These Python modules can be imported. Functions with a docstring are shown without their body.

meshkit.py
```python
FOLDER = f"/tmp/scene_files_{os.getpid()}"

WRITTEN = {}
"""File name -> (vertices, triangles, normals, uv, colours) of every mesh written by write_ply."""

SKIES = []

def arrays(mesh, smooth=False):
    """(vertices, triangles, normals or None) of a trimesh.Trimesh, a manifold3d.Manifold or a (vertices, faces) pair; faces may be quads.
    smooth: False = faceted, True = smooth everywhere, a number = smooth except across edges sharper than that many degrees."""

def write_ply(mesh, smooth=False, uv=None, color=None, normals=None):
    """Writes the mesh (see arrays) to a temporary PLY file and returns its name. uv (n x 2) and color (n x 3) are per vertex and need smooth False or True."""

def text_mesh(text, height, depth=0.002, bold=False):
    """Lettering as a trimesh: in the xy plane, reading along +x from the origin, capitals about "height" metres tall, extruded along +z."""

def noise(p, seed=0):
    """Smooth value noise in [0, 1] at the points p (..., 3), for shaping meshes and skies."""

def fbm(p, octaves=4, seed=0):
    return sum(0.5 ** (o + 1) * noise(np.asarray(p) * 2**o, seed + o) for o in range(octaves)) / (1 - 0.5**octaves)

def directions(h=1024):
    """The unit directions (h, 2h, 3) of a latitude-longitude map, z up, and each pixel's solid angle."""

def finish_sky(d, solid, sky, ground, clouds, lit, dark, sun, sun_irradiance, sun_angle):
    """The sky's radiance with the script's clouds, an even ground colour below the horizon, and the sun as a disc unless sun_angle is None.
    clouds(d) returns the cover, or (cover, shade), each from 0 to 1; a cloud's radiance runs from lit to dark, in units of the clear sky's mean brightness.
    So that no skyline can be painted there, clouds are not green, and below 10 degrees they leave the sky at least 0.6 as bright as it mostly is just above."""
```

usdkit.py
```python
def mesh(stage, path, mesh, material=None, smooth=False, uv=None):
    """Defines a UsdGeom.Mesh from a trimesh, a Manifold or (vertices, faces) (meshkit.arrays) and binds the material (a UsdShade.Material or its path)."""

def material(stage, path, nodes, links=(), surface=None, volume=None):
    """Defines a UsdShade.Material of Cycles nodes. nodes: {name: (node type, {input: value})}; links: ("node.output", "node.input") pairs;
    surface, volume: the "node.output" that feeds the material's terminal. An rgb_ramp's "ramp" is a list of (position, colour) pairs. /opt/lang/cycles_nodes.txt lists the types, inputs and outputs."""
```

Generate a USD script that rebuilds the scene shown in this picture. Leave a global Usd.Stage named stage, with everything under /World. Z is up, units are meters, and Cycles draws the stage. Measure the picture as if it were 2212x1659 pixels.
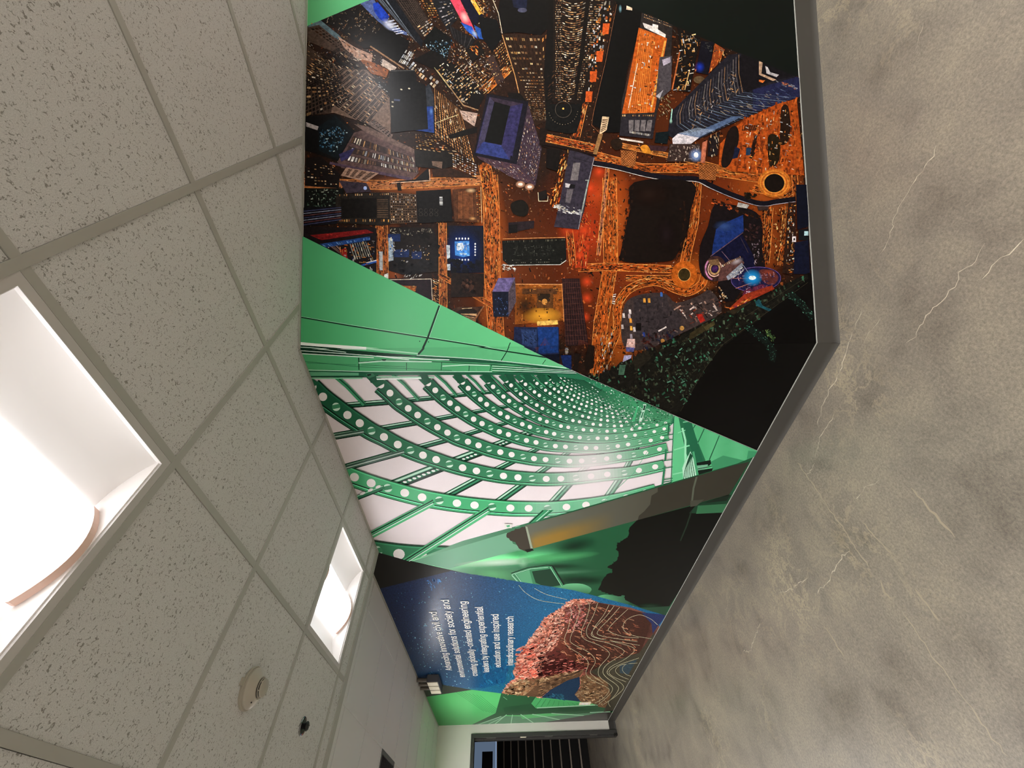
import math, random
import numpy as np
import trimesh
import shapely
from shapely.geometry import Polygon, LineString, Point, box as sbox
from shapely.ops import triangulate as _tri
import usdkit, meshkit
from pxr import Usd, UsdGeom, UsdLux, UsdShade, Sdf, Gf, Vt

stage = Usd.Stage.CreateInMemory()
UsdGeom.SetStageUpAxis(stage, UsdGeom.Tokens.z)
UsdGeom.SetStageMetersPerUnit(stage, 1.0)
UsdGeom.Xform.Define(stage, '/World')
UsdGeom.Scope.Define(stage, '/World/Looks')

# ---------------------------------------------------------------- camera, light levels, exposure
# (measured from the photograph: the ceiling grid of two-foot tiles gives focal length, position and tilt; the photo lies on its side)
F_PX, YAW, PITCH, ROLL = 887.99, 0.893418, 0.019806, -0.014665
CAM = np.array([0.0, 0.0, 1.6394])
CEIL = 2.6079                 # height of the near ceiling
CEIL2 = 2.7194                # height of the raised ceiling further down the hall
XW, YC = 1.6597, 1.1029       # plane of the long right wall, and the corner where the angled wall starts
ANG = 2.39648                 # heading of the angled wall
YE = 8.0465                   # end of the hall
TILE = 0.6096
OX, OY = 0.8226, 0.3292       # one crossing of the ceiling grid
LAMP_UNSEEN = 20.0                   # radiance of the lenses out of view, most of them added fill
LAMP_DIM = 1.55               # the two fixtures in view run dimmed
EXPOSURE = 2.05

cy, sy, cp, sp = math.cos(YAW), math.sin(YAW), math.cos(PITCH), math.sin(PITCH)
_f = np.array([sy * cp, cy * cp, -sp]); _r0 = np.array([cy, -sy, 0.0]); _u0 = np.cross(_r0, _f)
cr, sr = math.cos(ROLL), math.sin(ROLL)
RIGHT, UP, FWD = cr * _r0 + sr * _u0, -sr * _r0 + cr * _u0, _f
cam = UsdGeom.Camera.Define(stage, '/World/camera')
X, Y, Z = -UP, RIGHT, -FWD
cam.AddTransformOp().Set(Gf.Matrix4d(*X, 0, *Y, 0, *Z, 0, *CAM, 1))
cam.CreateHorizontalApertureAttr(36.0)
cam.CreateVerticalApertureAttr(36.0 * 1659 / 2212)
cam.CreateFocalLengthAttr(F_PX * 36 / 2212)
cam.CreateClippingRangeAttr(Gf.Vec2f(0.02, 200))
cam.CreateExposureAttr(EXPOSURE)
dome = UsdLux.DomeLight.Define(stage, '/World/dome_light')
dome.CreateIntensityAttr(0.02); dome.CreateColorAttr(Gf.Vec3f(0.9, 0.95, 1.0))

# ---------------------------------------------------------------- helpers
used = {}
def numbered(parent, name):
    k = (parent, name); n = used.get(k, 0); used[k] = n + 1
    return name if n == 0 else f'{name}_{n:03d}'
def ppath(parent): return '/World' if parent is None else str(parent.GetPath())
def tag(prim, label=None, cat=None, group=None, kind=None):
    for k, v in (('label', label), ('category', cat), ('group', group), ('kind', kind)):
        if v: prim.SetCustomDataByKey(k, v)
    return prim
def thing(name, label=None, cat=None, loc=(0, 0, 0), group=None, kind=None, parent=None, rotz=0):
    p = ppath(parent); x = UsdGeom.Xform.Define(stage, p + '/' + numbered(p, name))
    x.AddTranslateOp().Set(Gf.Vec3d(*map(float, loc)))
    if rotz: x.AddRotateZOp().Set(rotz)
    return tag(x.GetPrim(), label, cat, group, kind)
def part(name, mesh, m, parent=None, smooth=False, label=None, kind=None):
    p = ppath(parent)
    return tag(usdkit.mesh(stage, p + '/' + numbered(p, name), mesh, m, smooth).GetPrim(), label, kind=kind)
def cat(*ms): return trimesh.util.concatenate([m for m in ms])
def bx(x0, x1, y0, y1, z0, z1):
    return trimesh.creation.box(extents=(abs(x1 - x0), abs(y1 - y0), abs(z1 - z0)), transform=trimesh.transformations.translation_matrix(((x0 + x1) / 2, (y0 + y1) / 2, (z0 + z1) / 2)))
def bevel_box(x0, x1, y0, y1, z0, z1, b=0.004):
    v = []
    for s in ((b, b, 0), (b, 0, b), (0, b, b)):
        for cx in (x0 + s[0], x1 - s[0]):
            for c_y in (y0 + s[1], y1 - s[1]):
                for cz in (z0 + s[2], z1 - s[2]): v.append((cx, c_y, cz))
    return trimesh.convex.convex_hull(np.array(v))
def ext(poly, z0, z1):
    ms = []
    for g in getattr(poly, 'geoms', [poly]):
        if g.area < 1e-7 or not isinstance(g, Polygon): continue
        m = trimesh.creation.extrude_polygon(g, z1 - z0, engine='earcut'); m.apply_translation((0, 0, z0)); ms.append(m)
    return cat(*ms)
def tube(a, b, r, n=16):
    return trimesh.creation.cylinder(radius=r, segment=[a, b], sections=n)
def lathe(profile, n=40):
    """profile: (radius, z) pairs -> surface of revolution about z"""
    a = np.linspace(0, 2 * np.pi, n, endpoint=False); pr = np.array(profile, float)
    v = np.stack([np.outer(pr[:, 0], np.cos(a)), np.outer(pr[:, 0], np.sin(a)), np.repeat(pr[:, 1][:, None], n, 1)], -1).reshape(-1, 3)
    f = []
    for i in range(len(pr) - 1):
        for j in range(n):
            k = (j + 1) % n
            f.append((i * n + j, i * n + k, (i + 1) * n + k, (i + 1) * n + j))
    return v, np.array(f)

def lin(c):
    c = np.asarray(c, float) / 255.0
    return np.where(c <= 0.04045, c / 12.92, ((c + 0.055) / 1.055) ** 2.4)
def ray(px, py): return FWD + RIGHT * (829.5 - py) / F_PX - UP * (px - 1106) / F_PX
def at_ceiling(px, py, z=CEIL):
    d = ray(px, py); return CAM + d * ((z - CAM[2]) / d[2])
def at_floor(px, py, z=0.0): return at_ceiling(px, py, z)

def mat(name, nodes, links, surface='p.BSDF'): return usdkit.material(stage, '/World/Looks/' + name, nodes, links, surface=surface)
def plain(name, col, rough=0.5, metal=0.0, spec=0.5, **k):
    return mat(name, {'p': ('principled_bsdf', {'base_color': tuple(lin(col)), 'roughness': rough, 'metallic': metal, 'specular_ior_level': spec, **k})}, [])

# ---------------------------------------------------------------- materials of the room
M = {}
M['tile'] = mat('ceiling_tile', {
    'geo': ('geometry', {}),
    'map': ('mapping', {'scale': (1.0, 1.0, 0.35)}),
    'warp': ('noise_texture', {'scale': 70.0, 'detail': 2.0}),
    'wadd': ('mix_vector', {'fac': 0.010}),
    'n1': ('noise_texture', {'scale': 130.0, 'detail': 2.0, 'roughness': 0.5, 'distortion': 1.2}),
    'r1': ('rgb_ramp', {'ramp': [(0.0, (1, 1, 1)), (0.345, (1, 1, 1)), (0.40, (0, 0, 0)), (1.0, (0, 0, 0))]}),
    'n2': ('noise_texture', {'scale': 420.0, 'detail': 2.0}),
    'r2': ('rgb_ramp', {'ramp': [(0.3, (0.50, 0.492, 0.478)), (0.7, (0.66, 0.65, 0.63))]}),
    'c': ('mix_color', {'b': (0.27, 0.26, 0.235)}),
    'b': ('bump', {'strength': 0.5, 'distance': 0.0015, 'invert': True}),
    'p': ('principled_bsdf', {'roughness': 0.95, 'specular_ior_level': 0.1}),
}, [('geo.position', 'map.vector'), ('map.vector', 'warp.vector'), ('map.vector', 'wadd.a'), ('warp.color', 'wadd.b'), ('wadd.result', 'n1.vector'), ('n1.fac', 'r1.fac'),
    ('geo.position', 'n2.vector'), ('n2.fac', 'r2.fac'), ('r1.color', 'c.fac'), ('r2.color', 'c.a'), ('c.result', 'p.base_color'), ('r1.color', 'b.height'), ('b.normal', 'p.normal')])
M['tile_far'] = mat('ceiling_tile_smooth', {
    'geo': ('geometry', {}), 'n2': ('noise_texture', {'scale': 300.0, 'detail': 2.0}),
    'r2': ('rgb_ramp', {'ramp': [(0.3, (0.62, 0.61, 0.595)), (0.7, (0.72, 0.71, 0.695))]}),
    'p': ('principled_bsdf', {'roughness': 0.9, 'specular_ior_level': 0.15})},
    [('geo.position', 'n2.vector'), ('n2.fac', 'r2.fac'), ('r2.color', 'p.base_color')])
M['tbar'] = plain('grid_metal', (168, 166, 158), 0.45)
M['paint'] = mat('white_wall_paint', {
    'geo': ('geometry', {}), 'n': ('noise_texture', {'scale': 160.0, 'detail': 2.0}), 'b': ('bump', {'strength': 0.15, 'distance': 0.001}),
    'p': ('principled_bsdf', {'base_color': tuple(lin((224, 220, 210))), 'roughness': 0.6})},
    [('geo.position', 'n.vector'), ('n.fac', 'b.height'), ('b.normal', 'p.normal')])
M['base'] = plain('grey_rubber', (60, 57, 52), 0.45)
M['cap'] = plain('baseboard_caulk', (176, 176, 166), 0.5)
M['enamel'] = plain('white_enamel', (236, 232, 230), 0.55)
M['frame'] = plain('fixture_frame', (190, 186, 182), 0.5)
M['pink'] = plain('diffuser_edge', (240, 205, 190), 0.5)
M['lens'] = mat('lit_lens_unseen', {'e': ('emission', {'color': (0.985, 0.98, 1.0), 'strength': LAMP_UNSEEN})}, [], 'e.emission')
M['lens_beyond'] = mat('unseen_lens_stair_hall', {'e': ('emission', {'color': (1.0, 0.93, 0.85), 'strength': 9.0})}, [], 'e.emission')
M['lens_dim'] = mat('lit_lens_dimmed', {'e': ('emission', {'color': (0.985, 0.98, 1.0), 'strength': LAMP_DIM})}, [], 'e.emission')
M['dark_metal'] = plain('dark_bronze_metal', (58, 56, 54), 0.4)
M['hinge'] = plain('hinge_steel', (120, 118, 112), 0.35, 0.6)
M['cream'] = plain('cream_plastic', (235, 225, 200), 0.5)
M['galv'] = plain('galvanised_steel', (92, 90, 92), 0.5, 0.2)
M['conduit'] = plain('painted_conduit', (104, 96, 86), 0.5)
M['smoke'] = plain('ivory_plastic', (168, 160, 146), 0.3)
M['slot'] = plain('dark_slot', (22, 18, 15), 0.6)
M['chrome'] = plain('chrome', (150, 150, 152), 0.12, 1.0)
M['black'] = plain('black_plastic', (10, 8, 8), 0.3)
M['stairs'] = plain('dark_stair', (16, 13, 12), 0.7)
M['nosing'] = plain('stair_nosing', (178, 164, 150), 0.5)
M['blue'] = mat('lit_blue_window', {'e': ('emission', {'color': (0.30, 0.42, 0.62), 'strength': 0.075})}, [], 'e.emission')
M['blue_hi'] = mat('glowing_blue_edge', {'e': ('emission', {'color': (0.45, 0.65, 1.0), 'strength': 0.16})}, [], 'e.emission')
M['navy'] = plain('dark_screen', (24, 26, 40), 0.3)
M['crack'] = mat('crack_filler', {'geo': ('geometry', {}), 'n': ('noise_texture', {'scale': 30.0, 'detail': 3.0}),
    'r': ('rgb_ramp', {'ramp': [(0.3, tuple(lin((134, 124, 106)))), (0.75, tuple(lin((206, 194, 170))))]}),
    'p': ('principled_bsdf', {'roughness': 0.5})}, [('geo.position', 'n.vector'), ('n.fac', 'r.fac'), ('r.color', 'p.base_color')])
M['cement'] = plain('pale_grout', (146, 134, 112), 0.5)
M['floor'] = mat('polished_concrete', {
    'geo': ('geometry', {}),
    'n1': ('noise_texture', {'scale': 3.0, 'detail': 7.0, 'roughness': 0.68, 'distortion': 0.3}),
    'r1': ('rgb_ramp', {'ramp': [(0.28, tuple(lin((100, 92, 81)))), (0.46, tuple(lin((120, 112, 99)))), (0.62, tuple(lin((131, 122, 106)))), (0.78, tuple(lin((148, 138, 117))))]}),
    'n2': ('noise_texture', {'scale': 95.0, 'detail': 8.0, 'roughness': 0.85, 'distortion': 0.2}),
    'r2': ('rgb_ramp', {'ramp': [(0.32, (0.5, 0.49, 0.48)), (0.5, (0.97, 0.97, 0.97)), (0.68, (1.5, 1.49, 1.45))]}),
    'm': ('mix_color', {'blend_type': 'multiply', 'fac': 1.0, 'use_clamp': False}),
    'v': ('voronoi_texture', {'scale': 46.0, 'feature': 'f1'}),
    'rv': ('rgb_ramp', {'ramp': [(0.0, (1, 1, 1)), (0.05, (0.6, 0.6, 0.6)), (0.075, (0, 0, 0)), (1.0, (0, 0, 0))]}),
    'nv': ('noise_texture', {'scale': 9.0, 'detail': 2.0}),
    'rnv': ('rgb_ramp', {'ramp': [(0.57, (0, 0, 0)), (0.66, (1, 1, 1))]}),
    'mv': ('math', {'math_type': 'multiply'}),
    'n4': ('noise_texture', {'scale': 4.2, 'detail': 9.0, 'roughness': 0.74, 'distortion': 0.5}),
    'r4': ('rgb_ramp', {'ramp': [(0.475, (0, 0, 0)), (0.5, (0.8, 0.8, 0.8)), (0.525, (0, 0, 0))]}),
    'n5': ('noise_texture', {'scale': 1.3, 'detail': 3.0}),
    'r5': ('rgb_ramp', {'ramp': [(0.48, (0, 0, 0)), (0.66, (0.8, 0.8, 0.8))]}),
    'm45': ('math', {'math_type': 'multiply'}),
    'mm': ('mix_color', {'b': tuple(lin((172, 158, 128)))}),
    'mvv': ('mix_color', {'b': tuple(lin((182, 168, 142)))}),
    'n3': ('noise_texture', {'scale': 3.0, 'detail': 4.0}),
    'rr': ('map_range', {'from_min': 0.3, 'from_max': 0.7, 'to_min': 0.30, 'to_max': 0.46}),
    'b': ('bump', {'strength': 0.12, 'distance': 0.001}),
    'p': ('principled_bsdf', {'specular_ior_level': 0.5}),
}, [('geo.position', k + '.vector') for k in ('n1', 'n2', 'n3', 'n4', 'n5', 'v', 'nv')] + [('n1.fac', 'r1.fac'), ('n2.fac', 'r2.fac'), ('r1.color', 'm.a'), ('r2.color', 'm.b'),
    ('v.distance', 'rv.fac'), ('nv.fac', 'rnv.fac'), ('rv.color', 'mv.value1'), ('rnv.color', 'mv.value2'), ('n4.fac', 'r4.fac'), ('n5.fac', 'r5.fac'), ('r4.color', 'm45.value1'), ('r5.color', 'm45.value2'),
    ('m45.value', 'mm.fac'), ('m.result', 'mm.a'), ('mv.value', 'mvv.fac'), ('mm.result', 'mvv.a'), ('mvv.result', 'p.base_color'),
    ('n3.fac', 'rr.value'), ('rr.result', 'p.roughness'), ('n2.fac', 'b.height'), ('b.normal', 'p.normal')])

# ---------------------------------------------------------------- room shell
WB = np.array([math.sin(ANG), math.cos(ANG)])                 # along the angled wall, away from the corner
NB = np.array([-WB[1] * -1, WB[0] * -1]) * -1                 # its outward normal is fixed below
NB = np.array([WB[1], -WB[0]]); NB = NB if NB @ np.array([-1.66, -1.1]) > 0 else -NB
C0 = np.array([XW, YC]); C1 = C0 + WB * 2.9
XL, YB = -3.1, -2.6
foot = Polygon([(XL, YB), (C1[0], YB), tuple(C1), tuple(C0), (XW, YE), (XL, YE)])
part('floor', bx(XL - 0.3, C1[0] + 0.3, YB - 0.2, 15.2, -0.12, 0.0), M['floor'])
tag(stage.GetPrimAtPath('/World/floor'), 'grey-brown polished concrete hall floor with pale cracks and veins', kind='structure')
t = 0.12
def wall(name, poly, z0, z1, m, label):
    return tag(part(name, ext(Polygon(poly), z0, z1), m), label, kind='structure')
wr = wall('wall_right', [(XW, YC), (XW, YE + 0.001), (XW + t, YE + 0.001), (XW + t, YC + t * 0.4)], 0, CEIL2 + 0.1, M['paint'], 'long right wall of the hall, covered by printed murals')
b0, b1 = C0, C1
wall('wall_angle', [tuple(b0), (XW + t, YC + t * 0.4), tuple(b1 - NB * t), tuple(b1)], 0, CEIL2 + 0.1, M['paint'], 'angled wall turning away from the hall at the corner, covered by the city print')
wall('wall_left', [(XL - t, YB), (XL, YB), (XL, YE), (XL - t, YE)], 0, CEIL2 + 0.1, M['paint'], 'plain white unseen wall on the opposite side of the hall, closing the room for bounced light')  # this and the two walls below are out of view, placed for bounced light
wall('wall_back', [(XL - t, YB - t), (C1[0] + t, YB - t), (C1[0] + t, YB), (XL - t, YB)], 0, CEIL2 + 0.1, M['paint'], 'plain white unseen wall behind the viewer, closing the room for bounced light')
wall('wall_side', [(C1[0], YB), (C1[0] + t, YB), (C1[0] + t, C1[1]), (C1[0], C1[1])], 0, CEIL2 + 0.1, M['paint'], 'plain white unseen side wall beyond the angled wall, closing the room for bounced light')
# far wall with the door opening
JX, JX2, HZ = 1.545, 0.36, 2.212                            # outer edges of the door frame, its top
far = cat(bx(JX, XW + t, YE, YE + t, 0, CEIL2 + 0.1), bx(XL, JX2, YE, YE + t, 0, CEIL2 + 0.1), bx(JX2, JX, YE, YE + t, HZ, CEIL2 + 0.1))
tag(part('wall_far', far, M['paint']), 'white end wall around the dark door frame', kind='structure')

# ceiling: grid runners and lay-in tiles, each tile its own piece
HOLES = {(-1, 0): 0, (0, 3): 0, (-1, 10): 1, (-1, -4): 0, (2, -3): 0, (-4, 0): 0, (-4, 4): 1, (-4, -4): 0, (-5, 8): 1, (1, -4): 0, (-2, 6): 1, (-3, 12): 1, (-2, 3): 0, (-1, -2): 0}       # cells (column, row) that carry a troffer, mostly added ones out of view
GRILLE = (-1, 7)
def cell(j, i): return OX + j * TILE, OY + i * TILE
EDGE = 2.945
ce = thing('ceiling', 'suspended ceiling of fissured white tiles in a metal grid', kind='structure')
ce2 = thing('ceiling', 'raised part of the tiled ceiling further down the hall', kind='structure')
def ceiling_zone(y0, y1, z, m, skip, ce):
    zone = foot.intersection(sbox(-10, y0, 10, y1)); runners = []
    for j in range(-7, 6):
        for i in range(-6, 15):
            if (j, i) in skip: continue
            x, y = cell(j, i)
            pg = zone.intersection(sbox(x + 0.0125, y + 0.0125, x + TILE - 0.0125, y + TILE - 0.0125))
            if pg.area > 0.004: part('tile', ext(pg, z + 0.004, z + 0.018), m, ce)
    for j in range(-7, 7):
        x = OX + j * TILE; g = zone.intersection(sbox(x - 0.0115, -10, x + 0.0115, 20))
        if g.area > 0.002: part('runner', ext(g, z + 0.0007, z + 0.03), M['tbar'] if z == CEIL else M['tile_far'], ce)
    for i in range(-6, 16):
        y = OY + i * TILE; g = zone.intersection(sbox(-10, y - 0.0118, 10, y + 0.0118))
        if g.area > 0.002: part('runner', ext(g, z, z + 0.03), M['tbar'] if z == CEIL else M['tile_far'], ce)
ceiling_zone(YB, EDGE - 0.055, CEIL, M['tile'], {k for k, v in HOLES.items() if v == 0}, ce)
ceiling_zone(EDGE, YE, CEIL2, M['tile_far'], {k for k, v in HOLES.items() if v == 1} | {GRILLE}, ce2)
part('edge_trim', bevel_box(XL, XW, EDGE - 0.058, EDGE, CEIL - 0.004, CEIL2 + 0.03, 0.002), M['tbar'], ce, label='pale metal edge where the near ceiling ends')
part('deck', bx(XL - t, C1[0] + t, YB - t, EDGE, CEIL2 + 0.1, CEIL2 + 0.14), M['paint'], ce)
part('deck', bx(XL - t, XW + t, EDGE, YE + t, CEIL2 + 0.12, CEIL2 + 0.16), M['paint'], ce2)
# wall angles: thin L trim where the tiles meet the walls
for a, b, z in ((C0, C1, CEIL), (C0, np.array([XW, EDGE]), CEIL), (np.array([XW, EDGE]), np.array([XW, YE]), CEIL2)):
    d = (b - a) / np.linalg.norm(b - a); n = np.array([d[1], -d[0]]); n = n if n @ (np.array([0.3, 0.3]) - a) > 0 else -n
    g = Polygon([tuple(a), tuple(b), tuple(b + n * 0.018), tuple(a + n * 0.018)])
    part('wall_angle_trim', ext(g, z - 0.0012, z + 0.002), M['tbar'], ce if z == CEIL else ce2)

# baseboards: rubber cove with a caulk line on top
def cove(name, a, b, nrm, label, ea=0.0, eb=0.0):
    a, b = np.array(a), np.array(b); d = (b - a) / np.linalg.norm(b - a)
    prof = [(0.0, 0.104), (0.003, 0.1045), (0.005, 0.102), (0.005, 0.03), (0.007, 0.016), (0.012, 0.006), (0.016, 0.0)]
    v, f = [], []
    for s, q in ((ea, a), (eb, b)):
        for o, z in prof + [(0.0, 0.0)]:
            w = q + np.array(nrm) * o + d * s * o; v.append((w[0], w[1], z))
    n = len(prof) + 1
    for k in range(n):
        k2 = (k + 1) % n; f += [(k, k2, n + k2), (k, n + k2, n + k)]
    f += [(0, k + 1, k) for k in range(1, n - 1)] + [(n, n + k, n + k + 1) for k in range(1, n - 1)]
    m = trimesh.Trimesh(np.array(v), np.array(f), process=False); m.fix_normals()
    th = thing(name, label, kind='structure')
    part('cove', m, M['base'], th, smooth=35)
    w = [tuple(a + np.array(nrm) * 0.0005), tuple(b + np.array(nrm) * 0.0005), tuple(b + np.array(nrm) * 0.0042 + d * eb * 0.004), tuple(a + np.array(nrm) * 0.0042 + d * ea * 0.004)]
    part('caulk_line', ext(Polygon(w), 0.1035, 0.1062), M['cap'], th)
half = math.tan((math.pi - ANG) / 2)
cove('baseboard_right', (XW, YC), (XW, YE), (-1, 0), 'dark grey rubber baseboard along the long mural wall', ea=-half)
cove('baseboard_angle', C0, C1, NB, 'dark grey rubber baseboard along the angled wall', ea=-half)
cove('baseboard_far', (XW, YE), (JX, YE), (0, -1), 'short dark baseboard between mural wall and door frame')

# ---------------------------------------------------------------- door frame and what lies beyond
df = thing('door_1', 'dark bronze steel door frame at the end of the hall', kind='structure')
part('jamb', bevel_box(JX - 0.05, JX, YE - 0.02, YE + t + 0.02, 0, HZ, 0.003), M['dark_metal'], df)
part('jamb_stop', bevel_box(JX - 0.072, JX - 0.05, YE + 0.045, YE + t, 0, HZ - 0.05, 0.002), M['dark_metal'], df)
part('head', bevel_box(JX2 + 0.05, JX - 0.05, YE - 0.02, YE + t + 0.02, HZ - 0.05, HZ, 0.003), M['dark_metal'], df)
part('jamb', bevel_box(JX2, JX2 + 0.05, YE - 0.02, YE + t + 0.02, 0, HZ, 0.003), M['dark_metal'], df)
for z0, z1, k in ((0.30, 0.41, 'hinge'), (0.98, 1.10, 'hinge'), (1.84, 1.98, 'hinge'), (1.38, 1.47, 'cream')):
    part('hinge' if k == 'hinge' else 'strike_plate', bevel_box(JX - 0.0545, JX - 0.049, YE - 0.01, YE + 0.04, z0, z1, 0.001), M[k], df)
part('floor_stop', bevel_box(JX - 0.075, JX - 0.045, YE - 0.035, YE + 0.02, 0.0, 0.05, 0.004), M['black'], df)
XR2 = 3.1
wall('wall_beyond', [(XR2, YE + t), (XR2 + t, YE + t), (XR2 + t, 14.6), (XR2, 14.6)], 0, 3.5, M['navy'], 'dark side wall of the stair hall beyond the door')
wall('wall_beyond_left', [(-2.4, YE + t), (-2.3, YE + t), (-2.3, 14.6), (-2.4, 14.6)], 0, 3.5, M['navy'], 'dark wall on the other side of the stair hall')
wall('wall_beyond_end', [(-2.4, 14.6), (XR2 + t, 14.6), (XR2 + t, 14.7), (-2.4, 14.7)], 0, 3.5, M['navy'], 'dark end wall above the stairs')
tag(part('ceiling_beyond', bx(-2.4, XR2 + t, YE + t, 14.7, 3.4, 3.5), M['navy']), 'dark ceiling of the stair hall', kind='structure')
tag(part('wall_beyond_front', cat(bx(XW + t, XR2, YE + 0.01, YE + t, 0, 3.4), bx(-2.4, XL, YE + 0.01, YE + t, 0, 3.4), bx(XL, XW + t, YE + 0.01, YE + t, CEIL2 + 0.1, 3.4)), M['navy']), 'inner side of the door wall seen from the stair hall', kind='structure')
st = thing('staircase', 'dark staircase with pale nosings rising beyond the open door', 'stairs', (0, 11.26, 0))
RI, TR, NS = 0.1785, 0.28, 11
for k in range(NS):
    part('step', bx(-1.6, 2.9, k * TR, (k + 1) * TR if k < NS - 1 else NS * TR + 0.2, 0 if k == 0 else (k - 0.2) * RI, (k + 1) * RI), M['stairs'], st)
    part('nosing', bevel_box(-1.6, 2.9, k * TR - 0.012, k * TR + 0.03, (k + 1) * RI - 0.024, (k + 1) * RI + 0.004, 0.003), M['nosing'], st)
wn = thing('lit_panel', 'blue lit window with a dark screen at the top of the stairs', 'window', (0, 14.58, 0))
part('pane', bx(1.2, 2.98, -0.02, 0.0, 1.98, 3.1), M['blue'], wn)
part('screen', bevel_box(1.75, 2.42, -0.06, -0.025, 2.08, 2.36, 0.004), M['navy'], wn)
part('sill', bx(1.2, 2.98, -0.04, -0.02, 1.965, 2.0), M['blue_hi'], wn)  # strip made to glow, giving the sill its light-blue lit edge
part('lamp', bx(1.86, 1.92, -0.065, -0.062, 2.3, 2.33), M['blue_hi'], wn)

# ---------------------------------------------------------------- ceiling fixtures
def troffer(j, i, z, label, lens='lens'):
    x, y = cell(j, i); c = TILE / 2
    th = thing('ceiling_light', label, 'ceiling light', (x + c, y + c, z), group=None)
    o, n = c - 0.012, c - 0.034
    fr = Polygon([(-o, -o), (o, -o), (o, o), (-o, o)], [[(-n, -n), (n, -n), (n, n), (-n, n)]])
    part('frame', ext(fr, 0.001, 0.012), M['frame'], th)
    L = 0.115
    for s in (-1, 1):
        pr = [(n - 0.0004, 0.0015), (n - 0.0006, 0.0125)]
        for q in np.linspace(0, 1, 9): pr.append((n - (n - L) * q, 0.014 + 0.066 * math.sin(q * math.pi / 2) ** 0.8))
        v, f = [], []
        for yy in (-n, n):
            for px_, pz in pr: v.append((s * px_, yy, pz))
        k = len(pr)
        for a in range(k - 1): f.append((a, a + 1, k + a + 1, k + a))
        v2 = np.array(v); f = np.array(f)
        if s > 0: f = f[:, ::-1]
        part('reflector', (v2, f), M['enamel'], th, smooth=True)
    ends = []
    for s in (-1, 1):
        part('end_plate', bx(-n, n, s * n, s * (n - 0.004), 0.008, 0.10), M['enamel'], th)
        a = np.linspace(-1, 1, 17); e = 0.052
        up = [(L * q, 0.012 + 0.050 * q * q) for q in a]
        pg = Polygon([(px_, pz - 0.006) for px_, pz in up] + [(px_, pz + 0.002) for px_, pz in up[::-1]])
        m = trimesh.creation.extrude_polygon(pg, 0.02, engine='earcut'); m.apply_transform(trimesh.transformations.rotation_matrix(np.pi / 2, (1, 0, 0)))
        m.apply_translation((0, s * (n - 0.016) + 0.01, 0)); part('lens_end_band', m, M['pink'], th)
    a = np.linspace(-1, 1, 25); v, f = [], []
    for yy in (-n + 0.022, n - 0.022):
        for q in a: v.append((L * q, yy, 0.012 + 0.050 * q * q))
    for q in range(24): f.append((q, q + 1, 25 + q + 1, 25 + q))
    part('lens', (np.array(v), np.array(f)[:, ::-1]), M[lens], th, smooth=True, label='glowing curved lens')
    part('housing', cat(bx(-n, n, -n, n, 0.101, 0.104), bx(-n - 0.004, -n, -n, n, 0.008, 0.104), bx(n, n + 0.004, -n, n, 0.008, 0.104)), M['enamel'], th)
    return th
troffer(-1, 0, CEIL, 'large recessed ceiling light nearest the viewer, its curved lens glowing white', 'lens_dim')
troffer(0, 3, CEIL, 'recessed ceiling light further down the hall, beside the mural wall and the ceiling edge', 'lens_dim')
troffer(-1, 10, CEIL2, 'unseen recessed ceiling light in the raised ceiling near the door, placed for the sheen on the reef mural')  # out of view, placed to throw a sheen on the reef print
troffer(-1, -2, CEIL, 'added fill ceiling light just behind the viewer, brightening the corner')  # from here down to the stair hall light: added fill lamps out of view
troffer(-1, -4, CEIL, 'added fill ceiling light behind the viewer')
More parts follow.
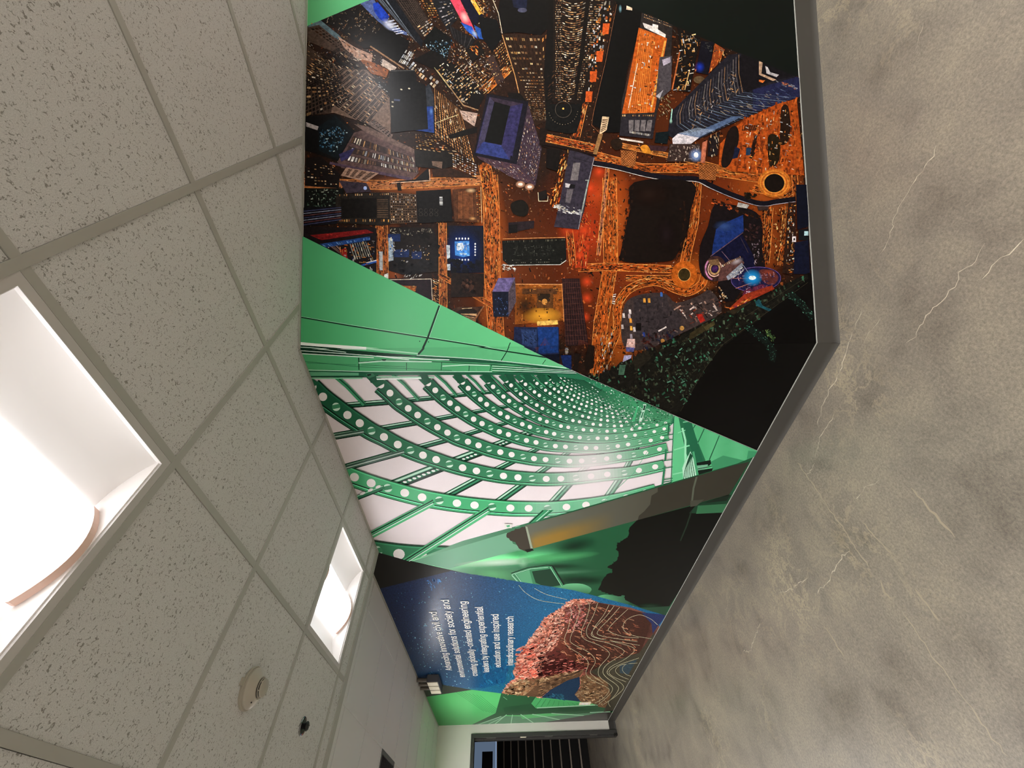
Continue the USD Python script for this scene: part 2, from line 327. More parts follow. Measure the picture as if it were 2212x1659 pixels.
troffer(2, -3, CEIL, 'added fill ceiling light out of view, brightening the angled city wall')
troffer(-4, 0, CEIL, 'added fill ceiling light out of view on the left side of the hall, level with the viewer')
troffer(-4, 4, CEIL2, 'added fill ceiling light out of view on the left side, in the raised ceiling')
troffer(-4, -4, CEIL, 'added fill ceiling light behind the viewer, on the left side')
troffer(-5, 8, CEIL2, 'added fill ceiling light out of view on the far left of the raised ceiling')
troffer(-2, 6, CEIL2, 'added fill ceiling light out of view in the raised ceiling, brightening the long mural wall')
troffer(-2, 3, CEIL, 'added fill ceiling light out of view just before the ceiling edge, brightening the long mural wall')
troffer(-3, 12, CEIL2, 'added fill ceiling light out of view in the raised ceiling at the door end')
troffer(1, -4, CEIL, 'added fill ceiling light behind the viewer, on the right side')
troffer(0, 15, 3.29, 'unseen ceiling light placed to light the stair hall floor beyond the door', 'lens_beyond')  # out of view, placed to light the floor past the door
x, y = cell(*GRILLE)
g = thing('air_grille', 'grey slotted air grille in the raised ceiling', 'air vent', (x + TILE / 2, y + TILE / 2, CEIL2))
c = TILE / 2 - 0.012
part('frame', ext(Polygon([(-c, -c), (c, -c), (c, c), (-c, c)], [[(-c + .03, -c + .03), (c - .03, -c + .03), (c - .03, c - .03), (-c + .03, c - .03)]]), -0.002, 0.01), M['galv'], g)
part('backing', bx(-c, c, -c, c, 0.03, 0.035), M['slot'], g)
for k in range(14):
    yy = -c + 0.045 + k * (2 * c - 0.09) / 13
    m = bx(-c + .03, c - .03, -0.011, 0.011, -0.0012, 0.0012); m.apply_transform(trimesh.transformations.rotation_matrix(0.7, (1, 0, 0))); m.apply_translation((0, yy, 0.012)); part('slat', m, M['galv'], g)

sm = at_ceiling(541, 1487); S = thing('smoke_detector', 'ivory round smoke detector on a ceiling tile', 'smoke detector', (sm[0], sm[1], CEIL + 0.004))
part('base', lathe([(0, 0), (0.068, 0), (0.069, -0.004), (0.069, -0.009), (0.066, -0.011), (0, -0.011)]), M['smoke'], S, smooth=40)
part('shadow_ring', lathe([(0.0, -0.011), (0.0625, -0.011), (0.0625, -0.016), (0.0, -0.016)]), M['slot'], S, smooth=40)  # dark ring standing for the shadow line between base and body
part('body', lathe([(0, -0.007), (0.064, -0.007), (0.0645, -0.017), (0.060, -0.024), (0.036, -0.041), (0.034, -0.042), (0, -0.042)]), M['smoke'], S, smooth=30)
part('slot_ring', lathe([(0, -0.042), (0.0305, -0.042), (0.0300, -0.046), (0, -0.046)]), M['slot'], S, smooth=40)
part('collar', lathe([(0, -0.0455), (0.0315, -0.0455), (0.0315, -0.0475), (0, -0.0475)]), M['smoke'], S, smooth=40)
part('vent_gap', lathe([(0, -0.0475), (0.0265, -0.0475), (0.026, -0.052), (0, -0.052)]), M['slot'], S, smooth=40)
part('cap', lathe([(0, -0.0515), (0.029, -0.0515), (0.0292, -0.055), (0.026, -0.058), (0, -0.0595)]), M['smoke'], S, smooth=40)
for k in range(6):
    a = k * np.pi / 3; part('rib', tube((0.027 * math.cos(a), 0.027 * math.sin(a), -0.043), (0.027 * math.cos(a), 0.027 * math.sin(a), -0.053), 0.0022, 8), M['smoke'], S)
part('indicator', trimesh.creation.icosphere(2, 0.0025).apply_translation((-0.047, -0.012, -0.034)), M['slot'], S)
part('knockout', bx(-0.012, 0.012, -0.083, -0.064, -0.008, 0), M['smoke'], S)

sk = at_ceiling(655, 1569); S = thing('sprinkler', 'small black recessed sprinkler head with chrome rim in a ceiling tile', 'sprinkler', (sk[0], sk[1], CEIL + 0.004))
part('rim', lathe([(0.026, 0.0), (0.036, 0.0), (0.037, -0.003), (0.034, -0.006), (0.027, -0.004), (0.026, 0.0)]), M['chrome'], S, smooth=30)
part('cup', lathe([(0, -0.003), (0.0275, -0.003), (0.0275, -0.0045), (0, -0.0045)]), M['black'], S, smooth=30)
part('head', lathe([(0, -0.004), (0.011, -0.004), (0.012, -0.016), (0.018, -0.018), (0.0195, -0.022), (0.016, -0.026), (0, -0.027)], 28), M['black'], S, smooth=40)
part('arm', tube((0.010, 0.012, -0.004), (0.004, 0.006, -0.03), 0.0025, 8), M['chrome'], S)

# junction box with three conduits, near the top of the mural wall
jb = thing('junction_box', 'cream three-gang junction box with conduits high on the blue reef mural', 'junction box', (XW, 5.94, CAM[2]))
part('body', bevel_box(-0.078, -0.001, -0.225, 0.225, -0.80 + 1.62, 0.955, 0.004), M['galv'], jb)
for k in range(3):
    y0 = -0.215 + k * 0.149
    part('cover', bevel_box(-0.083, -0.077, y0, y0 + 0.126, 0.828, 0.948, 0.002), M['cream'], jb)
for k in range(3):
    yy = -0.15 + k * 0.15
    part('conduit', tube((-0.035, yy, 0.953), (-0.035, yy, CEIL2 - CAM[2] - 0.001), 0.022), M['conduit'], jb)
op = thing('wall_plate', 'small white wall plate low on the mural beside the end of the hall', 'wall plate', (XW, 7.09, 0.0))
part('plate', bevel_box(-0.007, -0.0006, -0.06, 0.06, 0.49, 0.65, 0.002), M['cream'], op)
part('outlet', bevel_box(-0.0095, -0.006, -0.025, 0.025, 0.525, 0.565, 0.001), M['enamel'], op); part('outlet', bevel_box(-0.0095, -0.006, -0.025, 0.025, 0.575, 0.615, 0.001), M['enamel'], op)

# ---------------------------------------------------------------- cracks and a saw-cut joint in the floor (pale filler, flush strips with a slight crown)
def strip(pts, w, rng, z=0.0004, jit=0.0045):
    w = w * 0.72
    P = np.array([at_floor(*q)[:2] for q in pts]); out = []
    for a, b in zip(P[:-1], P[1:]):
        n = max(2, int(np.linalg.norm(b - a) / 0.018))
        for k in range(n): out.append(a + (b - a) * k / n)
    out.append(P[-1]); out = np.array(out); out[1:-1] += rng.normal(0, jit, out[1:-1].shape)
    d = np.gradient(out, axis=0); d /= np.linalg.norm(d, axis=1)[:, None]; nn = np.stack([-d[:, 1], d[:, 0]], 1)
    ww = w * rng.uniform(0.5, 1.3, len(out))[:, None]; ww[0] *= .2; ww[-1] *= .2
    v = np.vstack([np.c_[out - nn * ww, np.zeros(len(out))], np.c_[out, np.full(len(out), z)], np.c_[out + nn * ww, np.zeros(len(out))]])
    n = len(out); f = []
    for k in range(n - 1): f += [(k, n + k, n + k + 1, k + 1), (n + k, 2 * n + k, 2 * n + k + 1, n + k + 1)]
    return v, np.array(f)[:, ::-1]
rng = np.random.default_rng(5)
fl = stage.GetPrimAtPath('/World/floor')
s2 = lambda pts: [(1600 + a * 0.603, b * 0.603) for a, b in pts]            # crop of the floor beside the corner
s1 = lambda pts: [(1300 + a * 0.4123, 1000 + b * 0.4123) for a, b in pts]  # crop of the floor further down the hall
cr = thing('floor_cracks', 'pale filled hairline cracks running across the concrete floor', 'crack', kind='stuff')
for pts, w in ((s2([(432, 1110), (415, 1160), (385, 1230), (365, 1300), (340, 1360), (310, 1410), (290, 1460), (278, 1530)]), .0028),
               (s2([(335, 1480), (300, 1540), (280, 1580), (265, 1640)]), .0022),
               (s2([(875, 870), (850, 920), (835, 945), (790, 975), (765, 1030), (720, 1080), (660, 1130), (635, 1190), (590, 1230)]), .0022),
               (s2([(1015, 855), (960, 910), (905, 950), (865, 1000)]), .0022),
               (s2([(500, 1140), (470, 1180), (440, 1230)]), .0016),
               (s2([(700, 520), (690, 560), (620, 650), (550, 780), (530, 870), (500, 910)]), .0020),
               (s2([(655, 80), (640, 130), (620, 190)]), .0014),
               (s1([(1300, 460), (1240, 510), (1200, 600), (1150, 660), (1130, 690)]), .003),
               (s1([(1115, 0), (1100, 30), (1070, 60)]), .002),
               (s1([(1450, 90), (1390, 120), (1330, 190)]), .002),
               (s1([(830, 840), (800, 920), (780, 980), (740, 990)]), .003),
               (s1([(1080, 600), (1000, 660), (930, 680)]), .002)):
    part('crack', strip(pts, w, rng), M['crack'], cr, smooth=True)
for pts, w in ((s1([(1025, 0), (1130, 150), (1190, 240), (1270, 350), (1345, 470), (1400, 550)]), .005),
               (s1([(1460, 610), (1480, 680), (1520, 720)]), .008), (s1([(1580, 790), (1650, 890), (1760, 1050), (1860, 1180), (1990, 1360), (2080, 1480), (2130, 1540)]), .004),
               (s1([(1170, 860), (1210, 920), (1275, 1030)]), .006), (s1([(1365, 310), (1450, 410), (1520, 480)]), .006),
               (s1([(1620, 130), (1700, 220), (1800, 330), (1850, 390)]), .007),
               (s1([(1640, 660), (1700, 740), (1770, 830)]), .006)):
    part('joint', strip(pts, w, rng, jit=0.003), M['cement'], cr, smooth=True)

# ---------------------------------------------------------------- the printed murals: flat ink on the walls
# Each print is drawn as thin flat shapes lying on the wall; outlines were measured on the photograph and carried to the wall plane.
INK_GAIN = 1.22
M['ink'] = mat('mural_print', {'a': ('attribute', {'attribute': 'ink'}), 'geo': ('geometry', {}), 'n': ('noise_texture', {'scale': 900.0, 'detail': 1.0}),
    'r': ('rgb_ramp', {'ramp': [(0.3, (0.9, 0.9, 0.9)), (0.7, (1.08, 1.08, 1.08))]}), 'm': ('mix_color', {'blend_type': 'multiply', 'fac': 1.0, 'use_clamp': False}),
    'p': ('principled_bsdf', {'roughness': 0.3, 'specular_ior_level': 0.095})}, [('geo.position', 'n.vector'), ('n.fac', 'r.fac'), ('a.color', 'm.a'), ('r.color', 'm.b'), ('m.result', 'p.base_color')])
M['ink_city'] = mat('mural_print_city', {'a': ('attribute', {'attribute': 'ink'}), 'geo': ('geometry', {}), 'n': ('noise_texture', {'scale': 62.0, 'detail': 6.0, 'roughness': 0.68}),
    'r': ('rgb_ramp', {'ramp': [(0.28, (0.34, 0.32, 0.31)), (0.5, (0.95, 0.95, 0.95)), (0.72, (1.7, 1.66, 1.6))]}), 'm': ('mix_color', {'blend_type': 'multiply', 'fac': 1.0, 'use_clamp': False}),
    'p': ('principled_bsdf', {'roughness': 0.3, 'specular_ior_level': 0.095})}, [('geo.position', 'n.vector'), ('n.fac', 'r.fac'), ('a.color', 'm.a'), ('r.color', 'm.b'), ('m.result', 'p.base_color')])
M['ink_soft'] = mat('mural_print_soft', {'a': ('attribute', {'attribute': 'ink'}), 'c': ('attribute', {'attribute': 'cover'}),
    'p': ('principled_bsdf', {'roughness': 0.3, 'specular_ior_level': 0.095})}, [('a.color', 'p.base_color'), ('c.fac', 'p.alpha')])
CORNER = lambda px: 754 - 14 * (px - 649) / 1160.0
def to_wall(P, side, off):
    P = np.asarray(P, float)
    d = FWD + np.outer(829.5 - P[:, 1], RIGHT) / F_PX - np.outer(P[:, 0] - 1106, UP) / F_PX
    if side == 'A': n, o = np.array([-1.0, 0, 0]), np.array([XW, YC, 0])
    else: n, o = np.array([NB[0], NB[1], 0.0]), np.array([C0[0], C0[1], 0])
    tt = ((o - CAM) @ n) / (d @ n)
    return CAM + d * tt[:, None] + n * off
def HALF(side):
    e = -1.1 if side == 'A' else 1.1; a, b = (600, CORNER(600) + e), (1900, CORNER(1900) + e)
    return Polygon([a, b, (1900, 1700), (600, 1700)]) if side == 'A' else Polygon([a, b, (1900, -30), (600, -30)])
HA, HB = HALF('A'), HALF('B')
class Print:
    def __init__(s, region):
        s.region = region; s.both = region.bounds[1] < 735 and region.bounds[3] > 760; s.side = 'A' if region.centroid.y > 745 else 'B'
        s.v, s.c, s.a, s.f, s.n, s.layer = [], [], [], [], 0, 0; s.gain = 1.0; s.clip_quads = False; s.ink = 'ink'
        s.soft = ([], [], [], []); s.sn = 0
        shapely.prepare(s.region)
    def off(s): return 0.0004 + s.layer * 0.000008
    def _add(s, P3, cols, F, cov=None):
        if cov is None:
            s.v.append(P3); s.c.append(cols); s.f.append(np.asarray(F) + s.n); s.n += len(P3)
        else:
            s.soft[0].append(P3); s.soft[1].append(cols); s.soft[2].append(np.asarray(F) + s.sn); s.soft[3].append(cov); s.sn += len(P3)
    def quads(s, Q, cols):
        """many small quads (n,4,2), dropped where their middle leaves the region"""
        s.layer += 1; Q = np.asarray(Q, float)
        if not len(Q): return
        cols = np.broadcast_to(np.asarray(cols, float), (len(Q), 3)); m = Q.mean(1)
        n_in = shapely.contains_xy(s.region, Q[..., 0].ravel(), Q[..., 1].ravel()).reshape(-1, 4).sum(1); ok = n_in == 4
        if s.clip_quads:
            lay = s.layer
            for q, c_ in zip(Q[(n_in > 0) & ~ok], cols[(n_in > 0) & ~ok]): s.layer = lay - 1; s.poly(q, c_)
            s.layer = lay
        else: ok = shapely.contains_xy(s.region, m[:, 0], m[:, 1])
        Q, cols, m = Q[ok], cols[ok], m[ok]
        onA = m[:, 1] > CORNER(m[:, 0]) if s.both else np.full(len(Q), s.side == 'A')
        for side, k in (('A', onA), ('B', ~onA)):
            if k.any():
                q = Q[k].reshape(-1, 2); n = len(q) // 4; i = np.arange(n)[:, None] * 4
                s._add(to_wall(q, side, s.off() + np.repeat((np.arange(n) * 7 % 8) * 0.0000009, 4)[:, None]), np.repeat(lin(cols[k]), 4, 0), np.vstack([i + [0, 1, 2], i + [0, 2, 3]]))
    def poly(s, pts, col, cov=None, step=None, clip=True):
        """one filled outline (points or shapely); col an sRGB triple or a function of the points; cov a function giving cover"""
        s.layer += 1; g = pts if not isinstance(pts, (list, np.ndarray)) else Polygon(pts)
        if not g.is_valid: g = g.buffer(0)
        if clip: g = g.intersection(s.region)
        for side, h in (('A', HA), ('B', HB)):
            if not s.both:
                if side != s.side: continue
                gg = g
            else: gg = g.intersection(h)
            for q in getattr(gg, 'geoms', [gg]):
                if not isinstance(q, Polygon) or q.area < 0.02: continue
                try: v, f = trimesh.creation.triangulate_polygon(q, engine='earcut')
                except Exception: continue
                if len(f) == 0: continue
                if step: v, f = trimesh.remesh.subdivide_to_size(np.c_[v, np.zeros(len(v))], f, step, max_iter=12); v = v[:, :2]
                cc = np.asarray(col(v) if callable(col) else np.broadcast_to(np.asarray(col, float), (len(v), 3)))
                s._add(to_wall(v, side, s.off()), lin(np.clip(cc, 0, 255)), f, None if cov is None else np.asarray(cov(v), float))
    def polys(s, L, cols):
        lay = s.layer + 1
        for k, p in enumerate(L): s.poly(p, cols[k] if len(np.shape(cols)) == 2 else cols); s.layer = lay
    def line(s, pts, w, col, **k):
        g = LineString(pts).buffer(w / 2, cap_style='flat', join_style='round', quad_segs=3) if len(pts) > 1 else None
        s.poly(g, col, **k)
    def glow(s, c, rx, ry, col, peak=1.0, rot=0.0, power=1.5, n=28, rings=7):
        s.layer += 1; a = np.linspace(0, 2 * np.pi, n, endpoint=False); P, cov = [np.array(c, float)], [peak]
        ca, sa = math.cos(rot), math.sin(rot)
        for r in np.linspace(0, 1, rings + 1)[1:]:
            x, y = rx * r * np.cos(a), ry * r * np.sin(a); P += list(np.stack([c[0] + x * ca - y * sa, c[1] + x * sa + y * ca], 1)); cov += [peak * (1 - r) ** power] * n
        P, cov = np.array(P), np.array(cov); f = [(0, 1 + j, 1 + (j + 1) % n) for j in range(n)]
        for k in range(rings - 1):
            o = 1 + k * n
            for j in range(n): j2 = (j + 1) % n; f += [(o + j, o + n + j, o + n + j2), (o + j, o + n + j2, o + j2)]
        f = np.array(f); m = P[f].mean(1); f = f[shapely.contains_xy(s.region, m[:, 0], m[:, 1])]
        onA = P[f].mean(1)[:, 1] > CORNER(P[f].mean(1)[:, 0]) if s.both else np.full(len(f), s.side == 'A')
        for side, k in (('A', onA), ('B', ~onA)):
            if k.any(): s._add(to_wall(P, side, s.off()), np.broadcast_to(lin(col), (len(P), 3)), f[k], cov)
    def build(s, name, label, cat_, th=None, child='print'):
        th = th or thing(name, label, cat_)
        def mk(nm, v, c, f, m, cov=None):
            v, c, f = np.vstack(v), np.vstack(c), np.vstack(f)
            pth = str(th.GetPath()) + '/' + nm; me = usdkit.mesh(stage, pth, (v, f), m); api = UsdGeom.PrimvarsAPI(me)
            api.CreatePrimvar('ink', Sdf.ValueTypeNames.Color3fArray, 'vertex').Set(Vt.Vec3fArray.FromNumpy((c * INK_GAIN * s.gain).astype(np.float32)))
            if cov is not None: api.CreatePrimvar('cover', Sdf.ValueTypeNames.FloatArray, 'vertex').Set(Vt.FloatArray.FromNumpy(np.concatenate(cov).astype(np.float32)))
            me.CreateDoubleSidedAttr(True); return me.GetPrim()
        mk(child, s.v, s.c, s.f, M[s.ink])
        if s.soft[0]: tag(mk('soft_' + child, s.soft[0], s.soft[1], s.soft[2], M['ink_soft'], s.soft[3]), kind='stuff')
        return th
def homog(q):
    (x0, y0), (x1, y1), (x2, y2), (x3, y3) = q; dx1, dx2, dx3 = x1 - x2, x3 - x2, x0 - x1 + x2 - x3; dy1, dy2, dy3 = y1 - y2, y3 - y2, y0 - y1 + y2 - y3
    den = dx1 * dy2 - dx2 * dy1; g = (dx3 * dy2 - dx2 * dy3) / den; h = (dx1 * dy3 - dx3 * dy1) / den
    return np.array([[x1 - x0 + g * x1, x3 - x0 + h * x3, x0], [y1 - y0 + g * y1, y3 - y0 + h * y3, y0], [g, h, 1]])
def warp(H, U):
    U = np.asarray(U, float); p = np.c_[U.reshape(-1, 2), np.ones(U.size // 2)] @ H.T
    return (p[:, :2] / p[:, 2:]).reshape(U.shape)
def windows(P, q, nu, nv, fu=0.6, fv=0.55, lit=0.6, pal=None, seed=0, dim=None, jit=0.1):
    """rows of lit windows on a facade quad (corners u0v0,u1v0,u1v1,u0v1), projected as one plane"""
    r = np.random.default_rng(seed); H = homog(q); u, v = np.meshgrid((np.arange(nu) + .5) / nu, (np.arange(nv) + .5) / nv)
    c = np.stack([u.ravel(), v.ravel()], 1) + r.normal(0, jit * 0.3, (nu * nv, 2)) / [nu, nv]; keep = r.random(len(c)) < lit if np.isscalar(lit) else r.random(len(c)) < lit(c)
    c = c[keep]; hu = fu / nu / 2 * r.uniform(1 - 3 * jit, 1 + 3 * jit, len(c)); hv = fv / nv / 2 * r.uniform(1 - 2 * jit, 1 + 2 * jit, len(c))
    Q = np.stack([c + np.stack([a * hu, b * hv], 1) for a, b in ((-1, -1), (1, -1), (1, 1), (-1, 1))], 1)
    pal = np.array(pal if pal is not None else WARM, float); col = pal[r.integers(0, len(pal), len(c))] * r.uniform(0.55, 1.05, (len(c), 1))
    P.quads(warp(H, Q), np.clip(col, 0, 255))
def bars(P, q, n, fill, col, axis=0, seed=0, var=0.15):
    r = np.random.default_rng(seed); H = homog(q); t0 = (np.arange(n) + .5) / n; h = fill / n / 2
    Q = [[(a - h, 0), (a + h, 0), (a + h, 1), (a - h, 1)] if axis == 0 else [(0, a - h), (1, a - h), (1, a + h), (0, a + h)] for a in t0]
    P.quads(warp(H, np.array(Q)), np.clip(np.array(col, float) * r.uniform(1 - var, 1 + var, (n, 1)), 0, 255))
def speck(P, area, n, lr, wr_, ang, pal, seed=0, aj=0.15, bright=(0.6, 1.1)):
    """n small dashes inside an outline: cars, lamps, roof clutter, leaves"""
    r = np.random.default_rng(seed); g = Polygon(area) if isinstance(area, list) else area; x0, y0, x1, y1 = g.bounds; pts = np.zeros((0, 2))
    while len(pts) < n:
        p = r.uniform((x0, y0), (x1, y1), (n * 3 + 30, 2)); pts = np.vstack([pts, p[shapely.contains_xy(g, p[:, 0], p[:, 1])]])
        if len(pts) == 0: return
    pts = pts[:n]; a = np.array(ang)[r.integers(0, np.size(ang), n)] if np.ndim(ang) else np.full(n, ang); a = a + r.normal(0, aj, n)
    l, w = r.uniform(*lr, n) / 2, r.uniform(*wr_, n) / 2; d = np.stack([np.cos(a), np.sin(a)], 1); e = np.stack([-d[:, 1], d[:, 0]], 1)
    Q = np.stack([pts + s * d * l[:, None] + u * e * w[:, None] for s, u in ((-1, -1), (1, -1), (1, 1), (-1, 1))], 1)
    pal = np.array(pal, float); P.quads(Q, np.clip(pal[r.integers(0, len(pal), n)] * r.uniform(*bright, (n, 1)), 0, 255))
def along(P, pts, n, off, lr, wr_, pal, seed=0):
    """dashes strung along a path, off = sideways spread"""
    r = np.random.default_rng(seed); L = LineString(pts); s_ = r.uniform(0, L.length, n); a = np.array([L.interpolate(t).coords[0] for t in s_]); b = np.array([L.interpolate(min(t + 0.5, L.length + .5)).coords[0] for t in s_]); b2 = np.array([L.interpolate(max(t - 0.5, 0)).coords[0] for t in s_])
    d = b - b2; d /= np.maximum(np.linalg.norm(d, axis=1), 1e-6)[:, None]; e = np.stack([-d[:, 1], d[:, 0]], 1); a = a + e * r.uniform(-off, off, n)[:, None]; l, w = r.uniform(*lr, n) / 2, r.uniform(*wr_, n) / 2
    Q = np.stack([a + s * d * l[:, None] + u * e * w[:, None] for s, u in ((-1, -1), (1, -1), (1, 1), (-1, 1))], 1)
    pal = np.array(pal, float); P.quads(Q, np.clip(pal[r.integers(0, len(pal), n)] * r.uniform(0.6, 1.1, (n, 1)), 0, 255))
def smooth(pts, n=8, closed=False):
    """Catmull-Rom curve through the points"""
    p = np.array(pts, float); p = np.vstack([p[-1:], p, p[:2]]) if closed else np.vstack([2 * p[0] - p[1], p, 2 * p[-1] - p[-2]])
    out = []
    for k in range(1, len(p) - 2):
        a, b, c, d = p[k - 1:k + 3]
        for t in np.linspace(0, 1, n, endpoint=False):
            out.append(0.5 * (2 * b + (c - a) * t + (2 * a - 5 * b + 4 * c - d) * t * t + (3 * b - a - 3 * c + d) * t ** 3))
    if not closed: out.append(p[-2])
    return [tuple(q) for q in out]
def ell(c, rx, ry, rot=0, n=24):
    a = np.linspace(0, 2 * np.pi, n, endpoint=False); x, y = rx * np.cos(a), ry * np.sin(a); ca, sa = math.cos(rot), math.sin(rot)
    return [(c[0] + i * ca - j * sa, c[1] + i * sa + j * ca) for i, j in zip(x, y)]
S4 = 0.27125
KO = {1: (640, 0), 2: (1180, 0), 3: (640, 400), 4: (1200, 400), 5: (640, 720), 6: (1100, 760), 7: (780, 1150), 8: (1060, 1000)}
def K(n, pts):
    ox, oy = KO[n]; return [(ox + a * S4, oy + b * S4) for a, b in pts]
def K9(pts): return [(900 + a * 0.20796, 1420 + b * 0.20796) for a, b in pts]
WARM = [(255, 224, 178), (232, 178, 118), (206, 146, 92), (255, 238, 214), (176, 118, 74), (240, 196, 140)]
GOLD = [(232, 168, 86), (206, 136, 66), (255, 214, 150), (168, 104, 50), (250, 196, 120)]
FIRE = [(255, 176, 84), (240, 128, 44), (222, 104, 32), (255, 206, 130), (196, 84, 24), (250, 150, 60)]
DUSK = [(40, 22, 14), (24, 14, 10), (58, 30, 16), (74, 36, 16)]
WHITE = [(250, 246, 240), (226, 220, 214), (200, 205, 215), (255, 240, 214)]
COOL = [(90, 150, 190), (150, 200, 220), (60, 110, 150), (210, 235, 240), (40, 80, 110)]

# outlines of the prints on the walls, in the photograph's pixels (they stop at the ceiling and at the baseboard)
CITY_ATRIUM = [(640, 503), (656, 512), (1125, 745), (1257, 809), (1455, 896), (1660, 983)]
R_GREEN_TOP = Polygon([(640, -30), (870, -30), (668, 55), (640, 66)])
R_DARK_TOP = Polygon([(1250, -30), (1800, -30), (1800, 205), (1722, 168), (1383, 26)])
R_CITY = Polygon([(640, 66), (668, 55), (870, -30), (1250, -30), (1383, 26), (1722, 168), (1850, 222), (1850, 600), (1745, 590), (1284, 810), (1257, 809), (1125, 745), (656, 512), (640, 503)])
R_SHADE = Polygon([(1284, 810), (1257, 809), (1455, 896), (1660, 983), (1690, 1000), (1850, 760), (1850, 545), (1745, 590)])
R_ATRIUM = Polygon(CITY_ATRIUM + [(1700, 1000), (1628, 985), (1590, 1000), (1146, 1128), (1000, 1168), (885, 1211), (818, 1192), (760, 1060), (640, 740)])
R_LAB = Polygon([(885, 1211), (1000, 1168), (1146, 1128), (1590, 1000), (1628, 985), (1720, 1000), (1600, 1130), (1440, 1330), (1365, 1308), (1240, 1275), (1000, 1237)])
R_DARK_MID = Polygon([(700, 1100), (818, 1192), (885, 1211), (1000, 1237), (975, 1233), (826, 1270), (780, 1290)])
R_REEF = Polygon([(780, 1282), (826, 1270), (975, 1233), (1000, 1237), (1240, 1275), (1365, 1308), (1440, 1330), (1440, 1500), (1300, 1545), (1290, 1521), (1240, 1514), (1085, 1498), (1020, 1490), (950, 1478), (900, 1472), (780, 1440)])
R_FAR = Polygon([(860, 1520), (922, 1505), (1020, 1490), (1085, 1498), (1240, 1514), (1290, 1521), (1350, 1530), (1350, 1600), (860, 1600)])
R_FAR_DARK = Polygon([(860, 1455), (900, 1472), (950, 1478), (1020, 1490), (922, 1505), (860, 1520)])
# the print stops where wall and ceiling meet, at the baseboard and at the end of the hall
def px_of(p):
    d = np.asarray(p, float) - CAM; w = d @ FWD
    return (1106 - F_PX * (d @ UP) / w, 829.5 - F_PX * (d @ RIGHT) / w)
_lim = Polygon([px_of((*C1 * 1.0, 0.106)), px_of((XW, YC, 0.106)), px_of((XW, YE - 0.002, 0.106)), px_of((XW, YE - 0.002, CEIL2 - 0.0025)), px_of((XW, EDGE - 0.07, CEIL2 - 0.0025)), px_of((XW, EDGE - 0.07, CEIL - 0.0025)), px_of((XW, YC, CEIL - 0.0025)), px_of((*C1, CEIL - 0.0025))])
R_GREEN_TOP, R_DARK_TOP, R_CITY, R_SHADE, R_ATRIUM, R_LAB, R_DARK_MID, R_REEF, R_FAR, R_FAR_DARK = [g.intersection(_lim) for g in (R_GREEN_TOP, R_DARK_TOP, R_CITY, R_SHADE, R_ATRIUM, R_LAB, R_DARK_MID, R_REEF, R_FAR, R_FAR_DARK)]
def biggest(g): return max(getattr(g, 'geoms', [g]), key=lambda q: q.area)

# ---------------------------------------------------------------- night city print, wrapped around the corner
TEXT_CAP = 0.070
P = Print(biggest(R_CITY)); P.gain = 0.62; P.ink = 'ink_city'
P.poly(P.region, (40, 21, 12))
# glowing ground: streets between the blocks
glowc = [((1290, 420), 90, 60, (196, 70, 24)), ((1260, 500), 60, 70, (206, 64, 22)), ((1330, 470), 40, 130, (190, 86, 26)), ((1060, 560), 40, 200, (210, 104, 40)), ((1500, 590), 60, 50, (190, 92, 28)), ((1660, 400), 90, 80, (190, 88, 28)), ((1640, 520), 60, 90, (186, 86, 30)),
         ((1640, 310), 70, 90, (206, 88, 26)), ((1170, 700), 50, 60, (170, 74, 24)), ((930, 400), 150, 24, (196, 110, 60)), ((1340, 730), 60, 90, (190, 92, 28)), ((1400, 130), 40, 100, (210, 92, 26)), ((850, 560), 30, 90, (180, 92, 44))]
glowc = [((1330, 540), 210, 250, (140, 54, 17)), ((1600, 450), 170, 190, (140, 56, 18)), ((1090, 600), 130, 240, (126, 58, 24)), ((930, 400), 190, 60, (120, 66, 40)), ((1480, 250), 200, 150, (96, 42, 16))] + glowc
for c_, a_, b_, col in glowc: P.glow(c_, a_, b_, col, .95, power=.9)
speck(P, P.region, 2600, (2, 9), (1, 3.5), [0.0, 1.57, .35, 1.2], [(20, 12, 8), (90, 40, 16), (150, 70, 26), (44, 22, 12), (200, 110, 50), (120, 56, 22)], 1, .25)
ORANGE = (186, 84, 26)
def road(pts, w, col=ORANGE, n=60, seed=0, edge=True, tone=1.0):
    c = np.array(col) * tone * .86; P.line(pts, w, tuple(c)); lay_ = P.layer
    along(P, pts, n, w * .48, (5, 22), (1.0, 3.2), [c * .72, c * .84, c * 1.12, c * .62, c * 1.2], seed + 7)
    along(P, pts, n, w * .44, (3, 14), (.5, 1.3), FIRE, seed); along(P, pts, int(n * .9), w * .46, (2.5, 6), (1.0, 2.2), DUSK, seed + 1)
    if edge:
        for s_ in (-1, 1):
            g = LineString(pts).parallel_offset(w * .5, 'left' if s_ > 0 else 'right')
            if g.geom_type == 'LineString' and len(g.coords) > 1: P.line(list(g.coords), 1.2, (236, 150, 70)); P.layer -= 1
        P.layer += 1
speck(P, P.region, 5200, (1.0, 3.6), (.7, 1.5), [.35, 1.2, 1.57, 0.0, 2.2], WARM + GOLD + [(120, 70, 36), (90, 50, 26), (60, 34, 20), (70, 40, 24)], 171, .1, (.25, .95))
speck(P, K(1, [(90, 200), (600, 0), (1660, 0), (1640, 700), (1300, 900), (700, 900), (80, 400)]), 1500, (1.5, 5), (.7, 1.5), [.9, -.65, .6], WARM + WHITE + [(70, 44, 28), (50, 40, 40)], 172, .08, (.25, .95))
